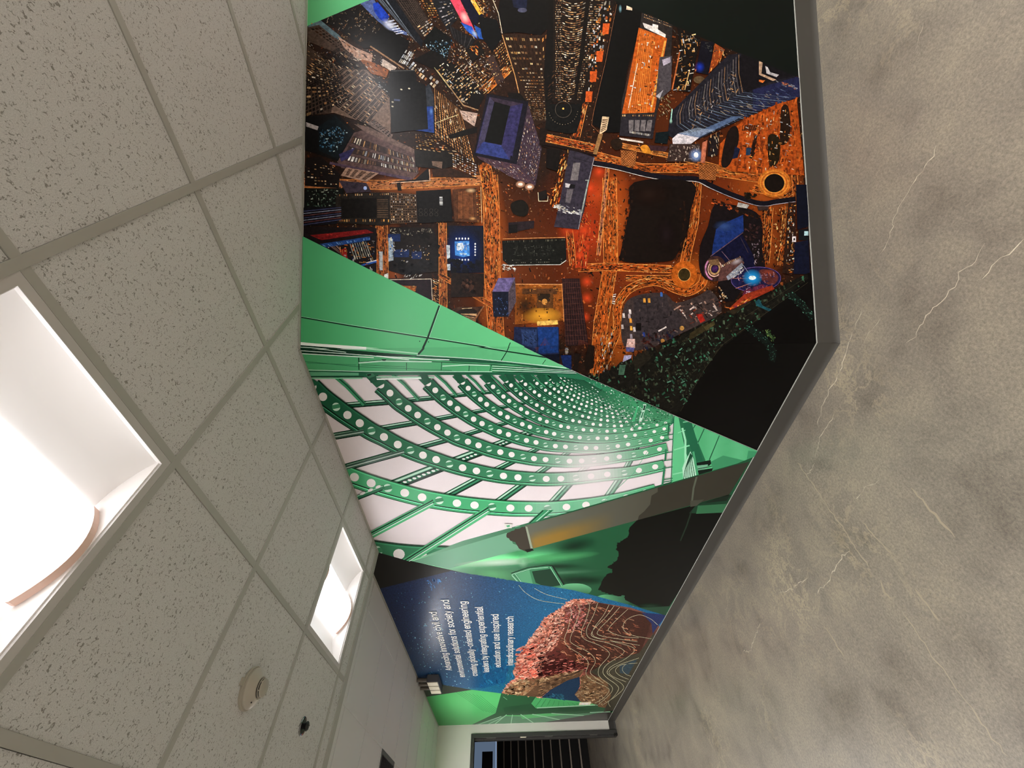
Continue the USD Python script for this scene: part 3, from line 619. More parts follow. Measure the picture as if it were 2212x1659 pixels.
# big streets (photo pixels)
road(K(3, [(1540, -80), (1555, 200), (1560, 700), (1600, 1300)]), 34, (214, 108, 42), 220, 3)
road(K(3, [(1165, 300), (1170, 1000)]), 17, (200, 108, 52), 70, 5); road(K(3, [(680, 320), (690, 800)]), 25, (206, 112, 56), 70, 7)
road(K(3, [(-60, -20), (700, 0), (1500, -40)]), 20, (224, 140, 84), 120, 9); road(K(3, [(1150, 720), (1560, 960)]), 10, (190, 96, 40), 30, 10)
road(K(4, [(430, -60), (440, 620), (395, 900), (360, 1100), (330, 1500)]), 30, (206, 96, 30), 200, 11); road(K(4, [(340, 560), (400, 0), (420, -200)]), 8, (200, 120, 84), 40, 12)
road(K(4, [(1130, -60), (1100, 300), (1040, 560), (1025, 640)]), 20, (198, 92, 28), 90, 13); road(K(4, [(180, 660), (420, 650), (920, 670)]), 16, (206, 88, 26), 90, 14)
road(K(4, [(560, 740), (900, 740), (1000, 720)]), 12, (200, 96, 30), 60, 15)
road(smooth(K(4, [(420, 1330), (490, 1150), (495, 960), (600, 820), (800, 770), (960, 830), (1060, 850), (1160, 790), (1190, 700)]), 6), 17, (206, 98, 30), 140, 16)
road(K(4, [(1700, 180), (1690, 380), (1670, 620)]), 17, (196, 90, 30), 80, 17); road(K(4, [(1830, 180), (1820, 400), (1790, 640)]), 12, (186, 90, 34), 60, 18)
road(K(2, [(380, 1240), (760, 1340), (1170, 1340), (1700, 1420), (1900, 1440)]), 19, (204, 98, 34), 140, 19); road(K(2, [(560, 1150), (1200, 1290), (1500, 1370)]), 10, (206, 120, 50), 80, 20)
road(K(2, [(1650, 1500), (1900, 1560), (1980, 1500)]), 14, (200, 96, 32), 50, 21); road(K(2, [(1960, 1180), (1990, 1590)]), 13, (196, 90, 32), 50, 22); road(K(4, [(60, 80), (240, 330), (200, 660)]), 26, (200, 62, 22), 60, 23, False); road(K(4, [(110, 360), (140, 640)]), 14, (196, 74, 24), 40, 24)
road(K(2, [(0, 1100), (380, 1180)]), 16, (196, 76, 26), 70, 25); road(K(2, [(300, 830), (240, 1090)]), 15, (196, 84, 30), 50, 26); road(K(1, [(1680, 560), (1500, 720)]), 18, (226, 120, 40), 60, 27); road(K(1, [(1500, 1310), (1560, 1660)]), 26, (226, 110, 36), 110, 28)
for (x, y), r1 in ((K(4, [(250, 770)])[0], 10), (K(4, [(250, 900)])[0], 10), (K(4, [(235, 1050)])[0], 9), (K(4, [(190, 560)])[0], 9), (K(4, [(110, 330)])[0], 16), (K(4, [(230, 360)])[0], 12), (K(4, [(130, 60)])[0], 14), (K(2, [(350, 1500)])[0], 14), (K(2, [(420, 1370)])[0], 12)): P.glow((x, y), r1 * 1.6, r1 * 1.6, (236, 76, 30), .95)
# --- upper left towers
P.poly(K(1, [(95, 190), (510, 0), (640, 130), (760, 350), (540, 390), (300, 210), (190, 180)]), (20, 14, 12)); speck(P, K(1, [(120, 200), (500, 30), (640, 140), (700, 330), (400, 330)]), 160, (2, 7), (.8, 1.8), [.55, 2.1], WARM + [(40, 50, 60), (80, 60, 40)], 31, .1, (.25, .8))
P.poly(K(1, [(95, 190), (190, 160), (340, 280), (380, 330), (300, 300), (95, 230)]), (96, 120, 130)); P.poly(K(1, [(95, 220), (180, 200), (480, 440), (500, 500), (95, 330)]), (84, 66, 56)); windows(P, K(1, [(100, 225), (190, 215), (500, 460), (470, 490)]), 3, 16, .6, .6, .95, DUSK, 33)
P.poly(K(1, [(560, 340), (700, 200), (900, 330), (860, 500), (740, 480)]), (13, 12, 13))
P.poly(K(1, [(500, 20), (620, 0), (660, 60), (700, 130), (730, 190), (880, 260), (885, 285), (740, 240), (650, 170), (560, 80)]), (84, 100, 150)); P.poly(K(1, [(610, 30), (650, 20), (740, 130), (720, 190), (660, 150), (620, 90)]), (26, 62, 176)); P.glow(K(1, [(740, 200)])[0], 20, 12, (230, 236, 255), .95, rot=.6); bars(P, K(1, [(700, 170), (770, 150), (860, 270), (800, 280)]), 6, .4, (226, 230, 250), 1, 3)
P.poly(K(1, [(640, 0), (800, 0), (1010, 330), (1000, 380), (890, 260), (770, 140)]), (22, 24, 30)); bars(P, K(1, [(650, 0), (740, 0), (960, 340), (900, 280)]), 5, .3, (130, 140, 156), 0, 5); 
P.poly(K(1, [(790, 0), (960, 0), (1070, 190), (1010, 300), (960, 260)]), (46, 36, 32)); bars(P, K(1, [(800, 5), (950, 5), (1060, 185), (970, 240)]), 14, .5, (22, 17, 16), 1); bars(P, K(1, [(800, 5), (950, 5), (1060, 185), (970, 240)]), 9, .35, (76, 62, 54), 0)
windows(P, K(1, [(960, 210), (1060, 150), (1110, 230), (1020, 300)]), 5, 5, .7, .5, .85, WHITE + WARM, 36); P.poly(K(1, [(1080, 0), (1230, 0), (1290, 150), (1200, 240), (1100, 70)]), (26, 26, 30)); windows(P, K(1, [(1100, 10), (1225, 5), (1280, 150), (1190, 220)]), 5, 9, .7, .4, .55, [(200, 190, 190), (120, 120, 130), (220, 190, 150)], 37)
P.poly(K(1, [(990, 0), (1080, 0), (1130, 110), (1050, 120)]), (32, 20, 14)); windows(P, K(1, [(990, 0), (1080, 0), (1140, 130), (1060, 130)]), 4, 7, .6, .5, .7, GOLD, 38)
# red and blue billboard
P.poly(K(1, [(1225, 0), (1305, 0), (1400, 195), (1445, 315), (1400, 280), (1320, 180), (1280, 100)]), (226, 70, 92)); P.glow(K(1, [(1340, 140)])[0], 17, 10, (255, 214, 206), .95, rot=1.1); P.poly(K(1, [(1310, 180), (1400, 215), (1445, 315), (1360, 250)]), (40, 90, 190)); P.glow(K(1, [(1420, 270)])[0], 11, 6, (190, 220, 250), .9, rot=.9)
P.poly(K(1, [(1310, 0), (1400, 0), (1500, 110), (1420, 215)]), (14, 14, 34)); P.poly(K(1, [(1415, 200), (1500, 250), (1510, 320), (1455, 310)]), (36, 80, 160)); P.line(K(1, [(1400, 0), (1470, 115)]), 8, (250, 180, 60)); speck(P, K(1, [(1390, 0), (1520, 0), (1500, 120), (1440, 90)]), 24, (2, 8), (1, 2.5), .9, GOLD, 39)
P.poly(K(1, [(1010, 330), (1100, 210), (1240, 310), (1200, 480), (1060, 400)]), (12, 13, 13)); speck(P, K(1, [(1015, 345), (1100, 330), (1250, 320), (1200, 470), (1080, 420)]), 70, (1.2, 4), (1, 2.5), [.4, 1.4], COOL, 40, .3); P.poly(K(1, [(1210, 200), (1430, 320), (1370, 400), (1250, 310)]), (24, 22, 24)); bars(P, K(1, [(1215, 205), (1420, 320), (1370, 395), (1255, 310)]), 6, .15, (60, 56, 56), 0)
P.poly(K(1, [(930, 480), (1080, 400), (1330, 560), (1500, 770), (1440, 880), (1200, 700), (1110, 560)]), (16, 12, 11)); windows(P, K(1, [(1110, 540), (1330, 380), (1560, 640), (1330, 830)]), 11, 16, .62, .4, .5, WARM + GOLD, 41); speck(P, K(1, [(1200, 480), (1500, 400), (1640, 560), (1500, 740), (1330, 830), (1180, 640)]), 130, (2, 7), (.8, 2), [-.75, .8], WARM + WHITE, 42, .1)
P.poly(K(1, [(1510, 470), (1570, 440), (1660, 640), (1600, 680)]), (60, 42, 38)); windows(P, K(1, [(1515, 475), (1565, 450), (1650, 630), (1600, 670)]), 4, 10, .5, .4, .5, GOLD, 43); windows(P, K(1, [(1570, 400), (1660, 320), (1730, 530), (1660, 620)]), 6, 12, .6, .4, .75, GOLD, 44)
P.poly(K(1, [(1350, 400), (1450, 330), (1500, 420), (1400, 500)]), (20, 14, 12)); speck(P, K(1, [(1370, 380), (1460, 360), (1450, 450)]), 24, (2, 6), (1, 2.5), .9, FIRE, 45); P.poly(K(1, [(1450, 130), (1600, 160), (1640, 300), (1560, 420), (1480, 300)]), (10, 10, 12))
P.poly(K(1, [(330, 290), (470, 380), (610, 440), (600, 500), (480, 470), (380, 380)]), (190, 150, 130)); P.poly(K(1, [(500, 470), (620, 500), (740, 560), (720, 620), (600, 590)]), (150, 84, 40)); speck(P, K(1, [(350, 300), (740, 560), (720, 640), (480, 500)]), 60, (2, 9), (1, 2.5), .6, [(240, 220, 200), (40, 20, 14), (200, 130, 80)], 46, .2)
P.line(K(1, [(590, 370), (860, 550)]), 3.2, (170, 130, 96)); P.poly(K(1, [(690, 470), (800, 540), (770, 580), (680, 520)]), (206, 186, 172)); windows(P, K(1, [(810, 500), (880, 390), (940, 430), (880, 530)]), 3, 6, .75, .7, .95, WHITE, 47); windows(P, K(1, [(890, 540), (930, 490), (1140, 650), (1100, 710)]), 2, 10, .8, .6, .9, WHITE + WARM, 48)
P.line(K(1, [(1120, 560), (1240, 720), (1330, 840), (1450, 880)]), 2.4, (180, 140, 100)); P.line(K(1, [(1100, 540), (1220, 700)]), 1.2, (200, 190, 130))
# --- pale lattice facade
P.poly(K(1, [(80, 360), (330, 540), (560, 560), (760, 760), (750, 1075), (560, 985), (300, 900), (70, 920)]), (126, 102, 88)); P.poly(K(1, [(80, 360), (300, 520), (380, 620), (300, 760), (280, 900), (70, 920)]), (70, 54, 46))
windows(P, K(1, [(60, 480), (560, 600), (770, 760), (300, 905)]), 1, 1, .01, .01, 0)
QF = K(1, [(-60, 600), (330, 380), (760, 760), (560, 1010)])
windows(P, QF, 30, 17, .74, .72, 1.0, [(34, 22, 18), (24, 16, 14), (50, 34, 26)], 50, jit=.03); windows(P, QF, 30, 17, .5, .6, .20, [(255, 230, 190), (236, 180, 120)], 51, jit=.05)
windows(P, K(1, [(80, 620), (300, 520), (430, 800), (70, 960)]), 12, 14, .7, .7, 1.0, [(30, 20, 17), (22, 15, 13)], 52, jit=.03); windows(P, K(1, [(80, 380), (330, 540), (420, 800), (70, 950)]), 14, 20, .6, .4, .38, WARM, 53)
P.poly(K(1, [(300, 460), (470, 560), (740, 680), (740, 770), (600, 620), (330, 500)]), (16, 13, 13)); speck(P, K(1, [(440, 560), (740, 690), (735, 740), (560, 640)]), 20, (1, 3), (1, 2), .5, WHITE, 54)
P.poly(K(1, [(560, 985), (620, 960), (770, 1075), (760, 1110)]), (120, 100, 92)); windows(P, K(1, [(580, 960), (620, 950), (770, 1070), (740, 1100)]), 3, 9, .6, .6, .9, DUSK, 55)
# dark roof with blue edge
P.poly(K(1, [(1040, 690), (1100, 720), (1300, 880), (1440, 1030), (1430, 1310), (1330, 1250), (1100, 1070)]), (48, 28, 18)); bars(P, K(1, [(1095, 700), (1310, 880), (1425, 1300), (1100, 1075)]), 15, .32, (206, 140, 78), 0, 56, .35); bars(P, K(1, [(1095, 700), (1310, 880), (1425, 1300), (1100, 1075)]), 22, .3, (26, 15, 11), 1, 57)
speck(P, K(1, [(1100, 720), (1300, 890), (1420, 1290), (1100, 1060)]), 90, (3, 9), (.8, 1.6), 1.25, WARM, 58, .05); P.line(K(1, [(1100, 985), (1290, 915)]), 1.8, (206, 190, 140))
P.poly(K(1, [(1300, 880), (1445, 905), (1420, 1010), (1330, 950)]), (196, 166, 150)); speck(P, K(1, [(1310, 890), (1440, 910), (1410, 1000), (1350, 950)]), 24, (2, 6), (.7, 1.5), .5, [(90, 60, 50), (240, 220, 210)], 59)
P.poly(K(1, [(755, 560), (945, 560), (960, 650), (1030, 680), (1095, 750), (1105, 1065), (940, 1040), (760, 1060), (735, 640)]), (19, 19, 20)); P.poly(K(1, [(770, 580), (935, 575), (945, 650), (780, 650)]), (14, 14, 15)); P.line(K(1, [(757, 568), (945, 562)]), 1.2, (90, 90, 90))
P.poly(K(1, [(1030, 690), (1060, 670), (1095, 760), (1098, 1060), (1055, 1060)]), (48, 52, 60)); P.poly(K(1, [(1040, 850), (1090, 850), (1098, 1060), (950, 1040), (1050, 1030)]), (38, 66, 140)); P.glow(K(1, [(1075, 890)])[0], 5, 10, (120, 170, 250), .8)
for p in K(1, [(900, 708), (838, 715), (768, 815), (768, 850)]): P.poly(ell(p, 2.6, 1.6, .3), (230, 220, 190)); P.layer -= 1
P.layer += 1; P.poly(K(1, [(780, 790), (830, 795), (825, 808), (780, 805)]), (70, 80, 110))
# teal roof and the striped tower at the left edge
P.poly(K(1, [(70, 930), (300, 910), (340, 920), (480, 1060), (340, 1290), (140, 1220), (70, 1200)]), (15, 14, 15)); P.poly(K(1, [(180, 1010), (310, 920), (450, 1060), (330, 1270), (180, 1200)]), (14, 24, 30)); speck(P, K(1, [(190, 1030), (320, 1000), (410, 1050), (320, 1230), (190, 1180)]), 130, (1.5, 5), (1, 3.2), [.4, 1.3, 2.4], COOL + [(20, 50, 70)], 61, .4)
P.poly(K(1, [(80, 975), (180, 1010), (170, 1040), (80, 1010)]), (180, 170, 170))
P.poly(K(1, [(330, 1290), (460, 1060), (560, 1030), (940, 1195), (975, 1380), (930, 1430), (600, 1370), (360, 1340)]), (100, 76, 74)); P.poly(K(1, [(460, 990), (570, 1010), (940, 1190), (945, 1230), (560, 1060)]), (120, 96, 88))
for q, (a, b, c_, d_) in enumerate((((455, 1085), (930, 1255), (945, 1300), (430, 1140)), ((420, 1165), (945, 1310), (950, 1340), (395, 1215)), ((390, 1235), (955, 1355), (965, 1380), (365, 1280)))):
    P.poly(K(1, [a, b, c_, d_]), (60, 46, 46)); windows(P, K(1, [a, b, c_, d_]), 40, 1, .55, .8, .75, WARM + WHITE + [(120, 90, 70)], 63 + q)
P.poly(K(1, [(270, 1290), (930, 1420), (900, 1440), (560, 1370), (265, 1310)]), (86, 66, 84)); P.poly(K(1, [(340, 1230), (470, 1180), (420, 1260), (360, 1290)]), (54, 50, 96))
P.poly(K(1, [(355, 1400), (400, 1335), (660, 1380), (560, 1450)]), (176, 140, 120)); windows(P, K(1, [(385, 1395), (410, 1345), (650, 1385), (560, 1440)]), 13, 4, .72, .6, 1, DUSK, 66, jit=.03)
P.poly(K(1, [(80, 1260), (200, 1250), (350, 1390), (340, 1500), (70, 1480)]), (22, 16, 16)); windows(P, K(1, [(90, 1290), (300, 1330), (330, 1480), (80, 1480)]), 10, 8, .6, .4, .45, WARM + [(90, 50, 40)], 67); P.poly(K(1, [(340, 1440), (560, 1460), (600, 1530), (400, 1540)]), (60, 50, 62)); P.poly(ell(K(1, [(550, 1500)])[0], 4, 4), (180, 200, 255))
P.poly(K(1, [(70, 1500), (380, 1500), (370, 1660), (65, 1660)]), (18, 20, 18)); speck(P, K(1, [(90, 1510), (370, 1505), (300, 1659), (90, 1659)]), 80, (1.5, 6), (1, 2), [0, 1.5], [(120, 150, 130), (80, 110, 90), (200, 210, 190), (50, 70, 60)], 68, .15)
# mid blocks
P.poly(K(1, [(940, 1200), (1240, 1200), (1245, 1330), (1155, 1350), (950, 1330)]), (28, 24, 22)); windows(P, K(1, [(945, 1070), (1130, 1070), (1330, 1250), (950, 1190)]), 9, 12, .5, .45, .6, WARM + GOLD, 70); P.poly(K(1, [(1080, 1285), (1165, 1290), (1160, 1345), (1085, 1320)]), (120, 96, 82)); windows(P, K(1, [(1240, 1210), (1440, 1290), (1435, 1420), (1245, 1330)]), 10, 7, .6, .45, .75, WHITE + WARM, 71)
P.poly(K(1, [(1080, 1350), (1240, 1340), (1440, 1420), (1090, 1410)]), (52, 32, 22)); P.poly(K(1, [(750, 1450), (950, 1430), (1050, 1340), (1060, 1420), (1040, 1450)]), (22, 20, 20)); P.line(K(1, [(1060, 1350), (1065, 1440), (760, 1460)]), 2.2, (220, 180, 150)); P.poly(K(1, [(800, 1460), (830, 1455), (840, 1520), (810, 1520)]), (20, 18, 18))
# --- tall facades on the right of the first crop
P.poly(K(1, [(1640, 270), (1960, 285), (2010, 960), (1900, 1010), (1820, 900), (1740, 600)]), (44, 26, 16)); windows(P, K(1, [(1655, 280), (1945, 290), (1990, 960), (1890, 960)]), 9, 30, .6, .35, .72, GOLD + WARM, 74); bars(P, K(1, [(1655, 280), (1945, 290), (1990, 960), (1890, 960)]), 9, .14, (20, 12, 9), 0)
P.line(K(1, [(1640, 280), (1740, 600), (1810, 900)]), 2, (210, 150, 90)); P.poly(K(1, [(1620, 0), (2035, 0), (2030, 200), (1945, 285), (1760, 260), (1640, 270), (1600, 150)]), (13, 11, 11)); P.poly(K(1, [(1720, 0), (1840, 0), (1830, 90), (1730, 60)]), (22, 26, 48)); P.poly(ell(K(1, [(1800, 85)])[0], 10, 5), (70, 70, 90)); P.line(K(1, [(1565, 0), (1610, 110), (1640, 270)]), 1.6, (220, 200, 170))
windows(P, K(1, [(1950, 290), (2035, 200), (2010, 960), (1985, 960)]), 3, 26, .5, .35, .5, GOLD, 75)
P.poly(K(1, [(2035, 0), (2212, 0), (2212, 800), (2020, 800)]), (16, 11, 9)); P.poly(K(2, [(45, 0), (560, 0), (470, 200), (390, 600), (290, 830), (25, 820)]), (26, 17, 13))
for q in range(46):   # curved balconies lit row by row
    y = 5 + q * 17.5; s_ = 1 - q * .011; bow = 50 - q * .5
    for (xa, xb, bw, sd) in ((130 - q * .2, 130 + 185 * s_, bow, 1), (130 + 190 * s_, 130 + 330 * s_ - q * .5, -bow * .15, 2), (70, 125, 4, 3)):
        m_ = np.linspace(0, 1, 9); pts = K(2, [(xa + (xb - xa) * u, y + bw * 4 * u * (1 - u) * .5) for u in m_]); r = np.random.default_rng(q * 7 + sd)
        Q = []
        for a, b in zip(pts[:-1], pts[1:]):
            if r.random() < .66: k_ = r.uniform(.15, .3); Q.append([(a[0] + .3, a[1]), (b[0] - .3, b[1]), (b[0] - .3, b[1] + 2.2), (a[0] + .3, a[1] + 2.2)])
        if Q: P.quads(Q, np.array(WARM + [(150, 100, 70), (90, 56, 36)])[r.integers(0, 8, len(Q))] * r.uniform(.5, 1.0, (len(Q), 1))); P.layer -= 1
P.layer += 1
P.poly(K(2, [(320, 0), (350, 0), (300, 420), (240, 800), (215, 800), (270, 400)]), (18, 12, 10)); P.poly(K(2, [(20, 0), (55, 0), (50, 900), (0, 1000), (-20, 600)]), (14, 10, 9)); speck(P, K(2, [(0, 560), (60, 560), (60, 960), (0, 960)]), 30, (3, 7), (.7, 1.5), 2.4, [(120, 80, 50), (80, 50, 34)], 78)
P.poly(K(2, [(10, 830), (285, 830), (270, 960), (240, 1060), (180, 1070), (-10, 1035)]), (13, 13, 13)); P.poly(Polygon(ell(K(2, [(135, 875)])[0], 18, 18)).difference(Polygon(ell(K(2, [(135, 875)])[0], 16.8, 16.8))), (86, 76, 66)); P.poly(ell(K(2, [(135, 868)])[0], 2.2, 2.2), (255, 196, 90))
for q in range(16):
    a = .1 + q * .19; P.poly(ell((K(2, [(135, 880)])[0][0] + 31 * math.cos(a), K(2, [(135, 880)])[0][1] + 31 * math.sin(a)), .8, .8), (170, 150, 120)); P.layer -= 1
P.layer += 1
speck(P, K(2, [(400, 40), (500, 0), (520, 120), (340, 790), (300, 790)]), 90, (3, 8), (2, 4), 1.75, FIRE + WHITE, 79, .08, (.5, 1.05)); 
for p in ((430, 450), (380, 610), (345, 770), (480, 230)): P.poly(K(2, [(p[0] - 30, p[1] - 40), (p[0] + 25, p[1] - 40), (p[0] + 15, p[1] + 45), (p[0] - 35, p[1] + 45)]), (206, 86, 30)); P.layer -= 1
P.layer += 1
# blue-roofed tower
P.poly(K(1, [(1845, 830), (1955, 1190), (1905, 1480), (1740, 1310)]), (62, 46, 58)); windows(P, K(1, [(1850, 860), (1950, 1190), (1900, 1460), (1750, 1290)]), 13, 16, .28, .5, .72, WHITE + WARM, 80, jit=.25)
P.poly(K(1, [(1430, 1240), (1745, 1300), (1905, 1480), (1760, 1440), (1460, 1270)]), (74, 52, 64)); windows(P, K(1, [(1450, 1255), (1740, 1310), (1895, 1475), (1640, 1390)]), 16, 10, .35, .5, .55, WHITE + WARM, 81, jit=.25)
P.poly(K(1, [(1520, 748), (1850, 808), (1755, 1312), (1412, 1240), (1470, 980)]), (22, 19, 30)); P.poly(K(1, [(1540, 775), (1805, 828), (1700, 1275), (1428, 1220), (1480, 1000)]), (54, 50, 92)); P.poly(K(1, [(1540, 775), (1805, 828), (1705, 850), (1575, 815)]), (56, 44, 58)); P.poly(K(1, [(1705, 850), (1805, 828), (1720, 1250), (1640, 1160)]), (50, 46, 88)); P.poly(K(1, [(1490, 1130), (1630, 1160), (1700, 1275), (1428, 1220)]), (50, 62, 124)); P.poly(K(1, [(1540, 775), (1575, 815), (1500, 1130), (1450, 1150)]), (66, 60, 84))
P.poly(K(1, [(1578, 812), (1705, 848), (1635, 1158), (1500, 1132)]), (12, 12, 12)); P.line(K(1, [(1520, 750), (1848, 810)]), 1.5, (14, 12, 14)); P.poly(K(1, [(1680, 740), (1780, 745), (1830, 805), (1690, 785)]), (14, 11, 10))
P.poly(K(1, [(1210, 1080), (1330, 1040), (1440, 1010), (1440, 1060), (1230, 1110)]), (16, 13, 12))
for p in K(1, [(1785, 1470), (1858, 1490)]): P.glow(p, 11, 8, (255, 190, 150), 1, power=.8); P.poly(ell(p, 5, 3), (255, 244, 230))
P.poly(K(1, [(1940, 1020), (2000, 1030), (1980, 1150), (2120, 1190), (2110, 1220), (1935, 1160)]), (26, 14, 10))
# --- slab blocks below
P.poly(K(3, [(320, 75), (560, 62), (745, 60), (755, 312), (680, 325), (310, 300)]), (40, 34, 30)); P.poly(K(3, [(360, 110), (640, 105), (640, 262), (350, 265)]), (22, 19, 18)); windows(P, K(3, [(340, 70), (740, 62), (742, 85), (340, 95)]), 24, 1, .5, .6, .6, WARM, 84); windows(P, K(3, [(340, 268), (745, 268), (745, 300), (340, 300)]), 22, 1, .5, .6, .7, GOLD, 85); bars(P, K(3, [(645, 110), (730, 110), (735, 265), (645, 265)]), 9, .5, (90, 70, 54), 1)
P.poly(K(3, [(745, 58), (955, 75), (965, 300), (750, 310)]), (96, 74, 58)); windows(P, K(3, [(750, 62), (955, 78), (962, 298), (752, 308)]), 13, 12, .7, .6, 1, [(30, 20, 15), (40, 26, 18)], 86, jit=.03); windows(P, K(3, [(750, 62), (955, 78), (962, 298), (752, 308)]), 13, 12, .5, .5, .34, WARM + WHITE, 87)
P.poly(K(3, [(955, 50), (1230, 33), (1245, 290), (1010, 305), (965, 300)]), (23, 21, 22)); windows(P, K(3, [(1140, 93), (1166, 93), (1168, 164), (1142, 164)]), 1, 5, .95, .8, 1, [(255, 255, 255)], 88, jit=.02)
for q in range(8):
    c_ = K(3, [(993 + (q % 4) * 41, 203 + (q // 4) * 32)])[0]; P.poly(Polygon(ell(c_, 4, 4)).difference(Polygon(ell(c_, 3.2, 3.2))), (70, 66, 60)); P.layer -= 1
P.layer += 1
P.poly(K(3, [(1245, 38), (1440, 22), (1470, 300), (1260, 292)]), (86, 50, 30)); bars(P, K(3, [(1290, 55), (1405, 48), (1415, 270), (1290, 270)]), 11, .4, (150, 90, 50), 0, 89); windows(P, K(3, [(1425, 30), (1465, 30), (1475, 300), (1440, 300)]), 2, 22, .5, .5, .7, FIRE, 90); P.glow(K(3, [(1390, 45)])[0], 13, 6, (255, 214, 160), 1); P.glow(K(3, [(1405, 268)])[0], 9, 5, (255, 190, 120), 1); P.line(K(3, [(1470, 20), (1478, 300)]), 1.2, (255, 210, 150))
# colourful cranes and stalls at the left
P.poly(K(3, [(60, 180), (320, 170), (330, 310), (60, 330)]), (20, 18, 26)); 
for q in range(7): P.line(K(3, [(60, 210 + q * 18), (360, 180 + q * 16)]), 1.6, [(70, 76, 120), (150, 156, 180), (110, 60, 60)][q % 3]); P.layer -= 1
P.layer += 1; P.poly(K(3, [(60, 330), (640, 345), (640, 720), (520, 680), (60, 410)]), (26, 18, 20)); P.poly(K(3, [(110, 400), (560, 355), (620, 380), (200, 440)]), (128, 26, 26)); P.poly(K(3, [(190, 470), (590, 410), (590, 440), (240, 500)]), (34, 70, 136)); windows(P, K(3, [(190, 470), (590, 412), (590, 440), (240, 500)]), 26, 1, .5, .5, .7, [(120, 170, 230), (60, 110, 200)], 92)
windows(P, K(3, [(110, 400), (560, 357), (600, 378), (190, 438)]), 26, 2, .5, .4, .6, [(220, 60, 50), (160, 40, 36)], 93); bars(P, K(3, [(420, 470), (560, 450), (600, 560), (460, 600)]), 8, .4, (150, 150, 140), 0, 94); bars(P, K(3, [(270, 490), (340, 480), (420, 590), (380, 570)]), 4, .4, (150, 120, 110), 0, 95); P.poly(K(3, [(340, 520), (400, 500), (410, 590), (390, 590)]), (150, 34, 26)); P.line(K(3, [(520, 640), (640, 610)]), 4, (40, 90, 180)); P.line(K(3, [(560, 620), (640, 600)]), 2, (220, 220, 230)); speck(P, K(3, [(240, 500), (620, 440), (620, 680), (500, 640)]), 70, (2, 8), (.8, 1.8), [1.4, .1], WHITE + FIRE + [(30, 60, 120)], 96, .1)
# park block with blue and white lamps
P.poly(K(3, [(745, 335), (1090, 340), (1135, 480), (1130, 690), (850, 715), (735, 680)]), (30, 24, 24)); speck(P, K(3, [(750, 350), (1090, 350), (1090, 400), (750, 400)]), 50, (1.5, 6), (1, 2.5), [0, 1.57], [(200, 190, 160), (120, 110, 100), (90, 90, 80)], 97)
for q in ((780, 420, 50), (840, 545, 60), (960, 560, 40)): P.poly(K(3, [(q[0] - q[2], q[1] - 30), (q[0] + q[2], q[1] - 30), (q[0] + q[2], q[1] + 30), (q[0] - q[2], q[1] + 30)]), (26, 46, 96)); P.layer -= 1
P.layer += 1; speck(P, K(3, [(760, 480), (1060, 470), (1060, 620), (770, 620)]), 50, (1, 3), (1, 2.6), 0, WHITE + GOLD, 98); speck(P, K(3, [(740, 600), (1090, 600), (1090, 690), (850, 720)]), 60, (6, 14), (4, 9), .5, [(20, 18, 20), (26, 24, 28), (14, 12, 14)], 99); speck(P, K(3, [(850, 380), (1120, 380), (1130, 560), (1000, 520)]), 30, (5, 12), (4, 8), .5, [(34, 28, 26), (24, 20, 20)], 100)
P.poly(K(3, [(735, 420), (770, 430), (775, 600), (735, 610)]), (170, 190, 210)); P.poly(K(3, [(660, 530), (690, 530), (690, 680), (665, 680)]), (190, 196, 200)); P.poly(K(3, [(700, 715), (735, 700), (735, 745), (705, 740)]), (226, 230, 226)); speck(P, K(3, [(735, 420), (780, 430), (775, 610), (735, 610)]), 20, (2, 6), (1, 3), 1.5, WHITE + [(60, 110, 180)], 101)
# blue plaza
P.poly(K(3, [(1210, 325), (1490, 325), (1495, 700), (1230, 700)]), (18, 22, 40)); P.glow(K(3, [(1325, 520)])[0], 46, 52, (20, 60, 150), .95); P.poly(K(3, [(1262, 450), (1378, 445), (1382, 565), (1330, 575), (1265, 560)]), (74, 150, 236)); P.poly(K(3, [(1275, 465), (1325, 460), (1340, 500), (1320, 525), (1280, 520)]), (226, 240, 255)); P.poly(K(3, [(1300, 540), (1360, 545), (1350, 560), (1305, 556)]), (190, 224, 250)); speck(P, K(3, [(1270, 450), (1376, 450), (1376, 560), (1270, 560)]), 30, (2, 5), (1, 2.5), [0, 1.5], [(255, 255, 255), (50, 110, 210), (130, 190, 245)], 102)
for q in range(5):
    for w_ in ((1275 + q * 24, 428), (1275 + q * 24, 596), (1425, 470 + q * 22)): P.poly(ell(K(3, [w_])[0], 1.8, 2.2), (240, 240, 236)); P.layer -= 1
P.layer += 1; speck(P, K(3, [(1215, 600), (1490, 600), (1490, 690), (1230, 690)]), 30, (6, 14), (4, 8), .3, [(14, 18, 34), (18, 20, 30)], 103); P.poly(K(3, [(1195, 480), (1225, 480), (1225, 580), (1200, 590)]), (206, 220, 230)); P.poly(K(3, [(1200, 630), (1228, 630), (1228, 680), (1205, 680)]), (206, 220, 230))
P.poly(K(3, [(1235, 700), (1495, 705), (1490, 890), (1230, 895)]), (38, 26, 22)); P.poly(ell(K(3, [(1365, 800)])[0], 14, 14), (72, 46, 36)); P.poly(ell(K(3, [(1365, 797)])[0], 4, 5), (110, 74, 58)); speck(P, K(3, [(1235, 710), (1490, 710), (1490, 880), (1235, 880)]), 40, (6, 12), (4, 8), .5, [(30, 22, 20), (46, 30, 24)], 104, .5, (.8, 1.05))
